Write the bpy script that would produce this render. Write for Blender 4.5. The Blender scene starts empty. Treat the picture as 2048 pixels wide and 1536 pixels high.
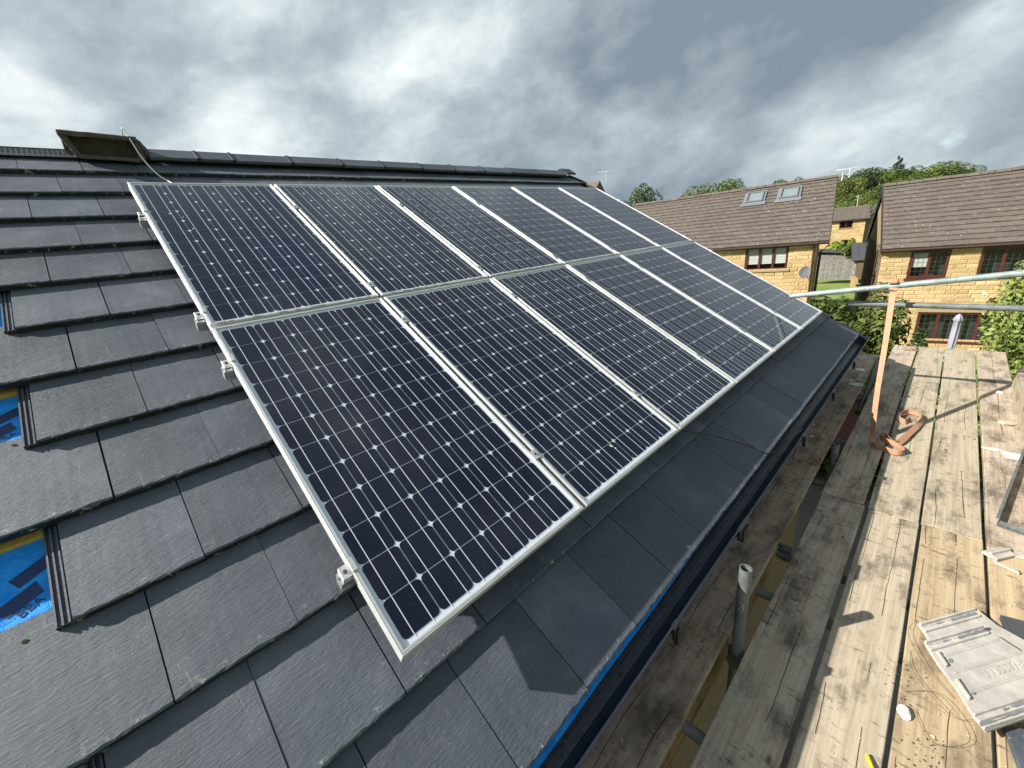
import bpy, bmesh, math, random
import numpy as np
from mathutils import Vector, Matrix, noise as mnoise
R = math.radians
rnd = random.Random(7)
S = bpy.context.scene
COL = S.collection
# ------------------------------------------------------------------ camera
cam = bpy.data.objects.new('camera', bpy.data.cameras.new('camera'))
COL.objects.link(cam)
cam.data.sensor_width = 36.0
cam.data.lens = 14.2246
cam.data.clip_start = 0.02
cam.data.clip_end = 3000
cam.matrix_world = Matrix(((0.71373, 0.29985, -0.63299, -0.25709),
                           (-0.69292, 0.17038, -0.70059, -0.83694),
                           (-0.10223, 0.93865, 0.32938, 1.01295),
                           (0, 0, 0, 1)))
S.camera = cam
# ------------------------------------------------------------------ view
S.view_settings.view_transform = 'Standard'
S.view_settings.look = 'None'
S.view_settings.exposure = 0.95
S.view_settings.gamma = 1
S.view_settings.use_curve_mapping = False
S.render.resolution_x, S.render.resolution_y = 1024, 768
# ------------------------------------------------------------------ sun and sky
LDIR = Vector((0.680, -0.473, -0.558)).normalized()      # way the sunlight travels
sl = bpy.data.lights.new('sun', 'SUN')
sl.energy = 5.0; sl.angle = R(0.55); sl.color = (1.0, 0.96, 0.89)
so = bpy.data.objects.new('sun', sl); COL.objects.link(so)
so.rotation_euler = (-LDIR).to_track_quat('Z', 'Y').to_euler()
W = bpy.data.worlds.new("World"); S.world = W; W.use_nodes = True


class NT:
    """small helper to write node trees"""
    def __init__(s, tree): s.t = tree
    def n(s, typ, ins=None, **props):
        nd = s.t.nodes.new(typ)
        for k, v in props.items(): setattr(nd, k, v)
        for k, v in (ins or {}).items():
            if isinstance(v, bpy.types.NodeSocket): s.t.links.new(v, nd.inputs[k])
            else: nd.inputs[k].default_value = v
        return nd
    def math(s, op, a, b=0.0, c=0.0, clamp=False):
        return s.n('ShaderNodeMath', {0: a, 1: b, 2: c}, operation=op, use_clamp=clamp).outputs[0]
    def mix(s, fac, a, b, mode='MIX'):
        nd = s.n('ShaderNodeMix', {0: fac, 6: a, 7: b}, data_type='RGBA', blend_type=mode)
        return nd.outputs[2]
    def noise(s, vec, scale, detail=4, rough=.55, dist=0.0, out='Fac'):
        return s.n('ShaderNodeTexNoise', {'Vector': vec, 'Scale': scale, 'Detail': detail, 'Roughness': rough, 'Distortion': dist}).outputs[out]
    def ramp(s, fac, pts):
        r = s.n('ShaderNodeValToRGB', {0: fac}); e = r.color_ramp.elements
        while len(e) > 1: e.remove(e[-1])
        e[0].position = pts[0][0]; e[0].color = col(pts[0][1])
        for p, c in pts[1:]:
            x = e.new(p); x.color = col(c)
        return r.outputs[0]
    def map(s, vec, scale=(1, 1, 1), loc=(0, 0, 0), rot=(0, 0, 0)):
        return s.n('ShaderNodeMapping', {'Vector': vec, 'Scale': scale, 'Location': loc, 'Rotation': rot}).outputs[0]


def col(c):
    if isinstance(c, (int, float)): return (c, c, c, 1)
    return tuple(c) + (1,) if len(c) == 3 else tuple(c)


def build_world():
    t = W.node_tree; t.nodes.clear(); k = NT(t)
    sky = k.n('ShaderNodeTexSky', sky_type='NISHITA', sun_disc=False, sun_elevation=R(33.4), sun_rotation=R(304.7))
    sky.air_density = 1.0; sky.dust_density = 0.6
    d = k.n('ShaderNodeTexCoord').outputs['Generated']
    sep = k.n('ShaderNodeSeparateXYZ', {0: d})
    z = k.math('MAXIMUM', sep.outputs[2], 0.0)
    # cloud bands climb gently towards the south-east; heaps are wider than tall
    lean = k.math('SUBTRACT', k.math('MULTIPLY', sep.outputs[0], .71), k.math('MULTIPLY', sep.outputs[1], .70))
    zz = k.math('SUBTRACT', k.math('MULTIPLY', sep.outputs[2], 1.65), k.math('MULTIPLY', lean, .28))
    P = k.n('ShaderNodeCombineXYZ', {0: sep.outputs[0], 1: sep.outputs[1], 2: zz}).outputs[0]
    P = k.map(P, loc=(9.3, 5.5, 2.2))
    warp = k.noise(P, 2.2, 3, out='Color')
    Pw = k.n('ShaderNodeVectorMath', {0: P, 1: k.n('ShaderNodeVectorMath', {0: warp, 3: 0.13}, operation='SCALE').outputs[0]}, operation='ADD').outputs[0]
    big = k.noise(Pw, 1.35, 2, .5)
    mid = k.noise(Pw, 4.2, 9, .60)
    fine = k.noise(Pw, 12.0, 6, .58)
    w2 = k.n('ShaderNodeVectorMath', {0: Pw, 1: k.n('ShaderNodeVectorMath', {0: k.noise(P, 9, 4, out='Color'), 3: 0.16}, operation='SCALE').outputs[0]}, operation='ADD').outputs[0]
    puff = k.n('ShaderNodeTexVoronoi', {'Vector': w2, 'Scale': 5.0, 'Smoothness': .8}, feature='SMOOTH_F1').outputs['Distance']
    v = k.math('MULTIPLY_ADD', k.math('SUBTRACT', big, .5), 1.2, .425)
    v = k.math('MULTIPLY_ADD', k.math('SUBTRACT', mid, .5), 1.12, v)
    v = k.math('MULTIPLY_ADD', k.math('SUBTRACT', fine, .5), .30, v)
    v = k.math('MULTIPLY_ADD', k.math('SUBTRACT', .36, puff), .50, v)
    # the layer is brighter towards the sun and the horizon, thicker and darker overhead
    sd = k.n('ShaderNodeVectorMath', {0: d, 1: tuple(-LDIR)}, operation='DOT_PRODUCT').outputs['Value']
    v = k.math('MULTIPLY_ADD', sd, .30, v)
    hz = k.math('POWER', k.math('SUBTRACT', 1.0, z), 4.0)
    v = k.math('MULTIPLY_ADD', hz, .16, v)
    v = k.math('MULTIPLY_ADD', z, -.30, v)
    v = k.math('ADD', v, 0.0, clamp=True)
    clo = k.ramp(v, [(.06, (1.20, 1.52, 1.84)), (.26, (1.78, 2.16, 2.45)), (.44, (2.50, 2.92, 3.15)), (.58, (3.35, 3.76, 3.92)), (.72, (4.3, 4.62, 4.72)), (.90, (5.2, 5.4, 5.4))])
    # a few blue holes
    hol = k.noise(Pw, 3.1, 5, .5)
    hm = k.ramp(hol, [(.27, 0.6), (.32, 0.0)])
    bw = k.n('ShaderNodeRGBToBW', {0: hm}).outputs[0]
    c = k.mix(bw, clo, sky.outputs[0])
    bg = k.n('ShaderNodeBackground', {'Color': c, 'Strength': 0.105})
    o = k.n('ShaderNodeOutputWorld', {0: bg.outputs[0]})


build_world()
# ------------------------------------------------------------------ helpers
PITCH = R(30.2)
RX = Matrix.Rotation(PITCH, 4, 'X')


def PW(u, v, n=0.0):
    """roof coordinates (along the eave, up the slope, off the slope) to world"""
    return RX @ Vector((u, v, n))


def tag(o, label=None, cat=None, group=None, kind=None):
    if label: o['label'] = label
    if cat: o['category'] = cat
    if group: o['group'] = group
    if kind: o['kind'] = kind
    return o


def link(o, parent=None):
    COL.objects.link(o)
    if parent is not None: o.parent = parent
    return o


def empty(name, loc=(0, 0, 0), rot=(0, 0, 0), parent=None):
    o = bpy.data.objects.new(name, None); o.empty_display_size = .1
    o.location = loc; o.rotation_euler = rot
    return link(o, parent)


class MB:
    def __init__(s): s.v = []; s.f = []; s.sm = []
    def add(s, vs, fs, smooth=False):
        b = len(s.v); s.v += [tuple(p) for p in vs]
        for f in fs: s.f.append(tuple(i + b for i in f)); s.sm.append(smooth)
    def box(s, c, size, M=None):
        x, y, z = size[0] / 2, size[1] / 2, size[2] / 2
        vs = [Vector((i * x, j * y, k * z)) for i in (-1, 1) for j in (-1, 1) for k in (-1, 1)]
        if M is not None: vs = [M @ p for p in vs]
        c = Vector(c)
        s.add([p + c for p in vs], [(0, 1, 3, 2), (4, 6, 7, 5), (0, 4, 5, 1), (2, 3, 7, 6), (0, 2, 6, 4), (1, 5, 7, 3)])
    def bb(s, a, b):
        s.box([(a[i] + b[i]) / 2 for i in range(3)], [abs(b[i] - a[i]) for i in range(3)])
    def tube(s, pts, r, seg=12, cap=True, hollow=0):
        pts = [Vector(p) for p in pts]; n = len(pts); rings = []
        for i, p in enumerate(pts):
            t = (pts[min(i + 1, n - 1)] - pts[max(i - 1, 0)]).normalized()
            a = Vector((0, 0, 1)) if abs(t.z) < .9 else Vector((1, 0, 0))
            x = t.cross(a).normalized(); y = t.cross(x).normalized()
            rr = r[i] if isinstance(r, (list, tuple)) else r
            rings.append([p + (x * math.cos(2 * math.pi * j / seg) + y * math.sin(2 * math.pi * j / seg)) * rr for j in range(seg)])
        vs = [q for rg in rings for q in rg]; fs = []
        for i in range(n - 1):
            for j in range(seg):
                k = (j + 1) % seg
                fs.append((i * seg + j, i * seg + k, (i + 1) * seg + k, (i + 1) * seg + j))
        s.add(vs, fs, True)
        if cap and not hollow:
            s.add(rings[0], [tuple(range(seg))]); s.add(rings[-1], [tuple(reversed(range(seg)))])
        if hollow:
            for e, q in ((0, 1), (-1, -2)):
                ctr = pts[e]; inn = [ctr + (p - ctr) * hollow for p in rings[e]]
                dp = (pts[q] - pts[e]).normalized() * min(.25, (pts[q] - pts[e]).length * .9)
                deep = [p + dp for p in inn]
                s.add(rings[e] + inn + deep, [(j, (j + 1) % seg, seg + (j + 1) % seg, seg + j) for j in range(seg)] + [(seg + j, seg + (j + 1) % seg, 2 * seg + (j + 1) % seg, 2 * seg + j) for j in range(seg)] + [tuple(2 * seg + j for j in range(seg))])
    def prism(s, poly, h0, h1, M=None):
        n = len(poly); vs = [Vector((p[0], p[1], h0)) for p in poly] + [Vector((p[0], p[1], h1)) for p in poly]
        if M is not None: vs = [M @ p for p in vs]
        s.add(vs, [tuple(reversed(range(n))), tuple(range(n, 2 * n))] + [(i, (i + 1) % n, n + (i + 1) % n, n + i) for i in range(n)])
    def sweepx(s, prof, x0, x1, closed=True, M=None):
        """profile of (y,z) swept along x"""
        n = len(prof); vs = [Vector((x0, p[0], p[1])) for p in prof] + [Vector((x1, p[0], p[1])) for p in prof]
        if M is not None: vs = [M @ p for p in vs]
        m = n if closed else n - 1
        fs = [(i, (i + 1) % n, n + (i + 1) % n, n + i) for i in range(m)]
        if closed: fs += [tuple(reversed(range(n))), tuple(range(n, 2 * n))]
        s.add(vs, fs)
    def mesh(s, name, mat=None):
        me = bpy.data.meshes.new(name); me.from_pydata(s.v, [], s.f); me.update()
        me.polygons.foreach_set('use_smooth', s.sm)
        if mat is not None: me.materials.append(mat)
        return me
    def build(s, name, mat, parent=None, loc=(0, 0, 0), rot=(0, 0, 0), fix=True, bevel=0):
        me = s.mesh(name, mat)
        if fix or bevel:
            bm = bmesh.new(); bm.from_mesh(me)
            if bevel:
                bmesh.ops.bevel(bm, geom=bm.edges[:], offset=bevel, segments=1, affect='EDGES', clamp_overlap=True)
            bmesh.ops.recalc_face_normals(bm, faces=bm.faces[:]); bm.to_mesh(me); bm.free()
        o = bpy.data.objects.new(name, me); o.location = loc; o.rotation_euler = rot
        return link(o, parent)


def inst(name, me, parent, loc, rot=(0, 0, 0), scale=None):
    o = bpy.data.objects.new(name, me); o.location = loc; o.rotation_euler = rot
    if scale: o.scale = scale
    return link(o, parent)


# ------------------------------------------------------------------ materials
def newmat(name):
    m = bpy.data.materials.new(name); m.use_nodes = True; m.node_tree.nodes.clear()
    k = NT(m.node_tree)
    b = k.n('ShaderNodeBsdfPrincipled'); o = k.n('ShaderNodeOutputMaterial', {0: b.outputs[0]})
    return m, k, b


def setc(k, sock, v):
    if isinstance(v, bpy.types.NodeSocket): k.t.links.new(v, sock)
    else: sock.default_value = v


def simple(name, c, rough=.6, metal=0.0, var=.18, scale=8, bump=0.0, bscale=60, spec=.5, obj=True):
    m, k, b = newmat(name)
    tc = k.n('ShaderNodeTexCoord').outputs['Object']
    oi = k.n('ShaderNodeObjectInfo').outputs['Random']
    n = k.noise(tc, scale, 5, .6)
    c = Vector(c[:3])
    cc = k.ramp(n, [(.25, tuple(c * (1 - var))), (.75, tuple(c * (1 + var)))])
    if obj:
        br = k.math('MULTIPLY_ADD', oi, var * .8, 1 - var * .4)
        cc = k.mix(1.0, cc, k.n('ShaderNodeCombineColor', {0: br, 1: br, 2: br}).outputs[0], 'MULTIPLY')
    setc(k, b.inputs['Base Color'], cc)
    b.inputs['Roughness'].default_value = rough; b.inputs['Metallic'].default_value = metal
    b.inputs['Specular IOR Level'].default_value = spec
    if bump:
        bn = k.n('ShaderNodeBump', {'Height': k.noise(tc, bscale, 4), 'Strength': bump, 'Distance': .01})
        setc(k, b.inputs['Normal'], bn.outputs[0])
    return m


def mat_tile():
    m, k, b = newmat('slate_grey_concrete')
    tc = k.n('ShaderNodeTexCoord').outputs['Object']
    oi = k.n('ShaderNodeObjectInfo').outputs['Random']
    off = k.n('ShaderNodeCombineXYZ', {0: k.math('MULTIPLY', oi, 37.0), 1: k.math('MULTIPLY', oi, 91.0), 2: 0.0}).outputs[0]
    p = k.n('ShaderNodeVectorMath', {0: tc, 1: off}, operation='ADD').outputs[0]
    w = k.n('ShaderNodeVectorMath', {0: k.noise(p, 9, 3, out='Color'), 3: .013}, operation='SCALE').outputs[0]
    pw = k.n('ShaderNodeVectorMath', {0: p, 1: w}, operation='ADD').outputs[0]
    riv = k.noise(k.map(pw, (20, 84, 40), rot=(0, 0, R(-4))), 1.7, 6, .72)
    riv2 = k.noise(k.map(pw, (9, 15, 10), rot=(0, 0, R(8))), 1.5, 5, .65)
    grain = k.noise(p, 420, 2, .7)
    h = k.math('ADD', k.math('MULTIPLY', riv, .9), k.math('MULTIPLY', riv2, .6))
    h = k.math('ADD', h, k.math('MULTIPLY', grain, .07))
    bn = k.n('ShaderNodeBump', {'Height': h, 'Strength': .95, 'Distance': .0036})
    setc(k, b.inputs['Normal'], bn.outputs[0])
    big = k.noise(p, 4.5, 5, .6)
    base = k.ramp(big, [(.28, (.058, .068, .086)), (.55, (.083, .095, .116)), (.8, (.132, .147, .166))])
    base = k.mix(k.math('MULTIPLY', k.math('SUBTRACT', riv, .47, clamp=True), .9, clamp=True), base, (.15, .16, .17, 1))
    br = k.math('MULTIPLY_ADD', oi, .36, .80)
    base = k.mix(1.0, base, k.n('ShaderNodeCombineColor', {0: br, 1: br, 2: br}).outputs[0], 'MULTIPLY')
    # scuffs and rain streaks running down the tile
    st = k.noise(k.map(pw, (46, 3.5, 4)), 1.0, 3, .7)
    stm = k.n('ShaderNodeRGBToBW', {0: k.ramp(st, [(.66, 0), (.74, .35)])}).outputs[0]
    base = k.mix(stm, base, (.26, .27, .27, 1))
    sc = k.noise(k.map(pw, (4, 46, 4), rot=(0, 0, R(35))), 1.0, 3, .7)
    scm = k.n('ShaderNodeRGBToBW', {0: k.ramp(sc, [(.69, 0), (.74, .4)])}).outputs[0]
    base = k.mix(scm, base, (.28, .28, .27, 1))
    # chalky wear on the nose
    sy = k.n('ShaderNodeSeparateXYZ', {0: tc}).outputs[1]
    nose = k.math('MULTIPLY', k.math('SUBTRACT', .055, sy, clamp=True), 20.0, clamp=True)
    wn = k.noise(p, 34, 4, .75)
    wm = k.n('ShaderNodeRGBToBW', {0: k.ramp(wn, [(.60, 0), (.66, .8)])}).outputs[0]
    base = k.mix(k.math('MULTIPLY', nose, wm), base, (.36, .35, .32, 1))
    # pale specks
    sp = k.n('ShaderNodeTexVoronoi', {'Vector': p, 'Scale': 55.0}).outputs['Distance']
    spm = k.math('MULTIPLY', k.math('LESS_THAN', sp, .09), k.math('GREATER_THAN', big, .56))
    base = k.mix(k.math('MULTIPLY', spm, .6), base, (.4, .4, .38, 1))
    # shade on the nose face is painted into the colour, near black
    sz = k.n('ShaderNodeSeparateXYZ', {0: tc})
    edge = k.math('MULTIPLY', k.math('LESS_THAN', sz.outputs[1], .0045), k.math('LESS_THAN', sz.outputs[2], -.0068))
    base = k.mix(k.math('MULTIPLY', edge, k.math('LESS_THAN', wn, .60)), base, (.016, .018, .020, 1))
    setc(k, b.inputs['Base Color'], base)
    setc(k, b.inputs['Roughness'], k.math('MULTIPLY_ADD', big, .25, .42))
    b.inputs['Specular IOR Level'].default_value = .42
    return m


def mat_wood(name, dark, light, dirt=.5, rough=.8):
    """weathered softwood board, long axis X"""
    m, k, b = newmat(name)
    tc = k.n('ShaderNodeTexCoord').outputs['Object']
    oi = k.n('ShaderNodeObjectInfo').outputs['Random']
    off = k.n('ShaderNodeCombineXYZ', {0: k.math('MULTIPLY', oi, 53.0), 1: k.math('MULTIPLY', oi, 31.0), 2: k.math('MULTIPLY', oi, 17.0)}).outputs[0]
    p = k.n('ShaderNodeVectorMath', {0: tc, 1: off}, operation='ADD').outputs[0]
    w = k.n('ShaderNodeVectorMath', {0: k.noise(k.map(p, (1.6, 3, 3)), 1, 3, out='Color'), 3: .016}, operation='SCALE').outputs[0]
    pw = k.n('ShaderNodeVectorMath', {0: p, 1: w}, operation='ADD').outputs[0]
    g1 = k.noise(k.map(pw, (2.2, 95, 95)), 1, 6, .65)
    g2 = k.noise(k.map(pw, (.8, 24, 24)), 1, 3, .5)
    base = k.ramp(k.math('ADD', k.math('MULTIPLY', g1, .6), k.math('MULTIPLY', g2, .4)), [(.34, dark), (.62, light)])
    # damp / trodden dirt
    d1 = k.noise(k.map(pw, (2.4, 5.5, 5)), 1.5, 8, .68)
    d1m = k.n('ShaderNodeRGBToBW', {0: k.ramp(d1, [(.60 - dirt * .22, 0), (.74 - dirt * .14, .85)])}).outputs[0]
    base = k.mix(d1m, base, tuple(Vector(dark) * .30) + (1,))
    d2 = k.noise(k.map(pw, (24, 8, 20), rot=(0, 0, R(14))), 1.5, 7, .74)
    d2m = k.n('ShaderNodeRGBToBW', {0: k.ramp(d2, [(.585 - dirt * .05, 0), (.645, .68)])}).outputs[0]
    base = k.mix(d2m, base, tuple(Vector(dark) * .25) + (1,))
    # long shakes (cracks) following the grain
    sy_ = k.n('ShaderNodeSeparateXYZ', {0: p}).outputs[1]
    wv = k.math('ADD', k.math('MULTIPLY', k.noise(k.map(p, (.9, .05, .05)), 1, 2), .9), k.math('MULTIPLY', k.noise(k.map(p, (9, .3, .3)), 1, 2), .07))
    crd = k.math('ABSOLUTE', k.math('SUBTRACT', k.math('FRACT', k.math('MULTIPLY_ADD', sy_, 8.3, wv)), .5))
    gate = k.math('GREATER_THAN', k.noise(k.map(pw, (1.3, 3, 3), loc=(5, 2, 0)), 1, 2), .50)
    crm = k.math('MULTIPLY', k.math('LESS_THAN', crd, k.math('MULTIPLY', k.noise(k.map(p, (3, 1, 1)), 1, 2), .024)), gate)
    base = k.mix(k.math('MULTIPLY', crm, .85), base, (.025, .018, .012, 1))
    # knots and gouges
    vo = k.n('ShaderNodeTexVoronoi', {'Vector': k.map(pw, (3.2, 6, 6)), 'Scale': 1.0}).outputs['Distance']
    km = k.n('ShaderNodeRGBToBW', {0: k.ramp(vo, [(.03, .85), (.075, 0)])}).outputs[0]
    base = k.mix(km, base, tuple(Vector(dark) * .22) + (1,))
    setc(k, b.inputs['Base Color'], base)
    b.inputs['Roughness'].default_value = rough; b.inputs['Specular IOR Level'].default_value = .25
    h = k.math('ADD', k.math('MULTIPLY', g1, .7), k.math('MULTIPLY', d2, .4))
    h = k.math('SUBTRACT', h, k.math('MULTIPLY', crm, 1.2))
    h = k.math('SUBTRACT', h, k.math('MULTIPLY', km, .5))
    bn = k.n('ShaderNodeBump', {'Height': h, 'Strength': .7, 'Distance': .0022})
    setc(k, b.inputs['Normal'], bn.outputs[0])
    return m


def mat_galv(name, c, rust=.2, rough=.5):
    m, k, b = newmat(name)
    tc = k.n('ShaderNodeTexCoord').outputs['Object']
    n = k.noise(tc, 14, 6, .7); n2 = k.noise(tc, 90, 3, .6)
    c = Vector(c)
    cc = k.ramp(n, [(.3, tuple(c * .62)), (.5, tuple(c)), (.72, tuple(c * 1.3))])
    rm = k.n('ShaderNodeRGBToBW', {0: k.ramp(k.noise(tc, 6, 5, .7), [(.62, 0), (.72, rust)])}).outputs[0]
    cc = k.mix(rm, cc, (.20, .13, .08, 1))
    setc(k, b.inputs['Base Color'], cc)
    b.inputs['Metallic'].default_value = .35; b.inputs['Roughness'].default_value = rough
    bn = k.n('ShaderNodeBump', {'Height': n2, 'Strength': .25, 'Distance': .001}); setc(k, b.inputs['Normal'], bn.outputs[0])
    return m


def mat_stone(name, a, bb, scale=3.0):
    m, k, b = newmat(name)
    tc = k.n('ShaderNodeTexCoord').outputs['Object']
    n = k.noise(tc, scale, 3, .6); n2 = k.noise(tc, 26, 6, .7)
    vc = k.n('ShaderNodeAttribute', attribute_name='tone').outputs['Fac']
    cc = k.ramp(n2, [(.3, a), (.7, bb)])
    br = k.math('MULTIPLY_ADD', vc, .34, .83)
    cc = k.mix(1.0, cc, k.n('ShaderNodeCombineColor', {0: br, 1: br, 2: k.math('POWER', br, 1.3)}).outputs[0], 'MULTIPLY')
    setc(k, b.inputs['Base Color'], cc); b.inputs['Roughness'].default_value = .9; b.inputs['Specular IOR Level'].default_value = .15
    bn = k.n('ShaderNodeBump', {'Height': k.noise(tc, 13, 5, .65), 'Strength': 1.0, 'Distance': .03}); setc(k, b.inputs['Normal'], bn.outputs[0])
    return m


def mat_leaf(name, a, bb, trans=.25):
    m = bpy.data.materials.new(name); m.use_nodes = True; m.node_tree.nodes.clear(); k = NT(m.node_tree)
    vc = k.n('ShaderNodeAttribute', attribute_name='tone').outputs['Fac']
    oi = k.n('ShaderNodeObjectInfo').outputs['Random']
    f = k.math('MULTIPLY_ADD', oi, .25, k.math('MULTIPLY', vc, .85))
    cc = k.ramp(f, [(0.05, a), (1.0, bb)])
    d = k.n('ShaderNodeBsdfPrincipled', {'Base Color': cc, 'Roughness': .55, 'Specular IOR Level': .3})
    t = k.n('ShaderNodeBsdfTranslucent', {'Color': cc})
    mx = k.n('ShaderNodeMixShader', {0: trans, 1: d.outputs[0], 2: t.outputs[0]})
    k.n('ShaderNodeOutputMaterial', {0: mx.outputs[0]})
    return m


def mat_glass(name, rough=.03, ior=1.5, tint=(1, 1, 1), dust=.02):
    m = bpy.data.materials.new(name); m.use_nodes = True; m.node_tree.nodes.clear(); k = NT(m.node_tree)
    tc = k.n('ShaderNodeTexCoord').outputs['Object']
    bf = k.n('ShaderNodeNewGeometry').outputs['Backfacing']
    # thin sheet: the same reflectance from either side
    fr = k.n('ShaderNodeFresnel', {'IOR': k.math('MULTIPLY_ADD', bf, 1.0 / ior - ior, ior)}).outputs[0]
    g = k.n('ShaderNodeBsdfGlossy', {'Color': (1, 1, 1, 1), 'Roughness': rough})
    tr = k.n('ShaderNodeBsdfTransparent', {'Color': col(tint)})
    df = k.n('ShaderNodeBsdfDiffuse', {'Color': (.55, .55, .52, 1)})
    dn = k.noise(k.map(tc, (6, 6, 6)), 3, 7, .7)
    dm = k.n('ShaderNodeRGBToBW', {0: k.ramp(dn, [(.35, dust * .6), (.62, dust), (.74, dust * 3.5)])}).outputs[0]
    a = k.n('ShaderNodeMixShader', {0: dm, 1: tr.outputs[0], 2: df.outputs[0]})
    mx = k.n('ShaderNodeMixShader', {0: fr, 1: a.outputs[0], 2: g.outputs[0]})
    k.n('ShaderNodeOutputMaterial', {0: mx.outputs[0]})
    return m


M = {}
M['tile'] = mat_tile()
M['black_plastic'] = simple('black_plastic', (.014, .016, .020), .38, var=.3, scale=14, bump=.1)
M['black_gutter'] = simple('black_gutter_plastic', (.016, .020, .028), .30, var=.35, scale=9, bump=.15, bscale=40)
M['batten'] = mat_wood('treated_batten', (.33, .19, .03), (.62, .42, .10), .1)
M['wood'] = mat_wood('weathered_board', (.28, .228, .160), (.46, .395, .290), .40)
M['wood_b'] = mat_wood('weathered_board_warm', (.30, .222, .138), (.47, .370, .235), .45)
M['wood_grey'] = mat_wood('weathered_board_grey', (.31, .240, .175), (.50, .415, .32), .58)
M['wood_dirty'] = mat_wood('dirty_board', (.30, .228, .16), (.47, .38, .285), .78)
M['wood_edge'] = mat_wood('yellow_pine_board', (.25, .145, .085), (.37, .24, .15), .8)
M['galv'] = mat_galv('galvanised_tube', (.155, .17, .168), .35, .6)
M['galv_pale'] = mat_galv('galvanised_tube_pale', (.25, .305, .29), .15, .6)
M['galv_dark'] = mat_galv('old_dark_tube', (.085, .09, .088), .3)
M['alu'] = simple('anodised_aluminium', (.56, .57, .55), .45, .45, var=.10, scale=18, bump=.08)
M['alu_raw'] = simple('mill_aluminium', (.55, .56, .56), .36, .8, var=.12, scale=30)
M['backsheet'] = simple('white_backsheet', (.78, .80, .82), .5, var=.03)
M['ribbon'] = simple('tinned_ribbon', (.80, .81, .83), .5, .0, var=.04)
M['fascia'] = simple('dark_brown_paint', (.055, .024, .02), .45, var=.2)
M['mahog'] = simple('mahogany_window_frame', (.075, .020, .016), .38, var=.25)
M['white'] = simple('white_plastic', (.72, .72, .70), .5, var=.06)
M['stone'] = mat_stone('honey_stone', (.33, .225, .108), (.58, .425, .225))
M['stone_shade'] = mat_stone('shaded_brown_stone', (.20, .145, .085), (.34, .25, .15))  # darker brown copy of the stone, gable shade mixed into its colour
M['mortar'] = simple('mortar', (.30, .22, .125), .95, var=.15, scale=20)
M['roof_brown'] = simple('brown_concrete_tile', (.115, .094, .077), .85, var=.30, scale=5, bump=.3, bscale=30)
M['roof_dark'] = simple('dark_slate', (.06, .062, .066), .6, var=.2, scale=5)
M['lichen'] = simple('pale_lichen', (.36, .33, .27), .95, var=.2)
M['glass'] = mat_glass('window_glass', .01, 1.45, (.9, .93, .92), .004)
M['pvglass'] = mat_glass('solar_cover_glass', .045, 1.48, (.97, .98, 1.0), .0022)
M['dark_room'] = simple('dark_interior', (.02, .022, .022), .9, var=.4)
M['blind'] = simple('pale_blind', (.46, .46, .43), .7, var=.1)
M['grass'] = simple('lawn', (.15, .20, .04), .9, var=.35, scale=.9, bump=.4, bscale=30)
M['lead'] = simple('lead_flashing', (.18, .19, .2), .55, .2)


def mat_cell():
    m, k, b = newmat('mono_cell')
    tc = k.n('ShaderNodeTexCoord').outputs['Object']; oi = k.n('ShaderNodeObjectInfo').outputs['Random']
    cc = k.ramp(oi, [(0, (.0010, .0020, .0150)), (.5, (.0020, .0030, .0190)), (1, (.0038, .0038, .0200))])
    sx = k.n('ShaderNodeSeparateXYZ', {0: tc})
    # printed silver fingers across the wafer
    fy = k.math('FRACT', k.math('MULTIPLY', sx.outputs[1], 420.0))
    cc = k.mix(k.math('MULTIPLY', k.math('LESS_THAN', fy, .10), .18), cc, (.08, .09, .12, 1))
    setc(k, b.inputs['Base Color'], cc); b.inputs['Roughness'].default_value = .35; b.inputs['Specular IOR Level'].default_value = .08
    return m


M['cell'] = mat_cell()


def mat_membrane():
    m, k, b = newmat('blue_breather_membrane')
    tc = k.n('ShaderNodeTexCoord').outputs['Object']
    n = k.noise(tc, 22, 6, .7); w = k.noise(k.map(tc, (6, 14, 5), rot=(0, 0, R(15))), 1, 3)
    setc(k, b.inputs['Base Color'], k.ramp(n, [(.3, (.008, .23, .80)), (.7, (.03, .40, .95))]))
    b.inputs['Roughness'].default_value = .6; b.inputs['Specular IOR Level'].default_value = .2
    h = k.math('ADD', k.math('MULTIPLY', w, 2.2), k.math('MULTIPLY', k.noise(tc, 300, 2), .25))
    bn = k.n('ShaderNodeBump', {'Height': h, 'Strength': .9, 'Distance': .01}); setc(k, b.inputs['Normal'], bn.outputs[0])
    return m


M['membrane'] = mat_membrane()
M['print'] = simple('dark_blue_print', (.004, .03, .11), .5, var=.2, scale=60)


def mat_oldtile():
    m, k, b = newmat('chalky_concrete_tile')
    tc = k.n('ShaderNodeTexCoord').outputs['Object']
    n = k.noise(tc, 12, 6, .7); n2 = k.noise(tc, 140, 4, .7)
    cc = k.ramp(n, [(.3, (.30, .28, .25)), (.6, (.43, .40, .36)), (.8, (.52, .49, .43))])
    sm = k.n('ShaderNodeRGBToBW', {0: k.ramp(n2, [(.60, 0), (.7, .5)])}).outputs[0]
    cc = k.mix(sm, cc, (.20, .185, .165, 1))
    setc(k, b.inputs['Base Color'], cc); b.inputs['Roughness'].default_value = .9; b.inputs['Specular IOR Level'].default_value = .2
    bn = k.n('ShaderNodeBump', {'Height': n2, 'Strength': .6, 'Distance': .003}); setc(k, b.inputs['Normal'], bn.outputs[0])
    return m


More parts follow.
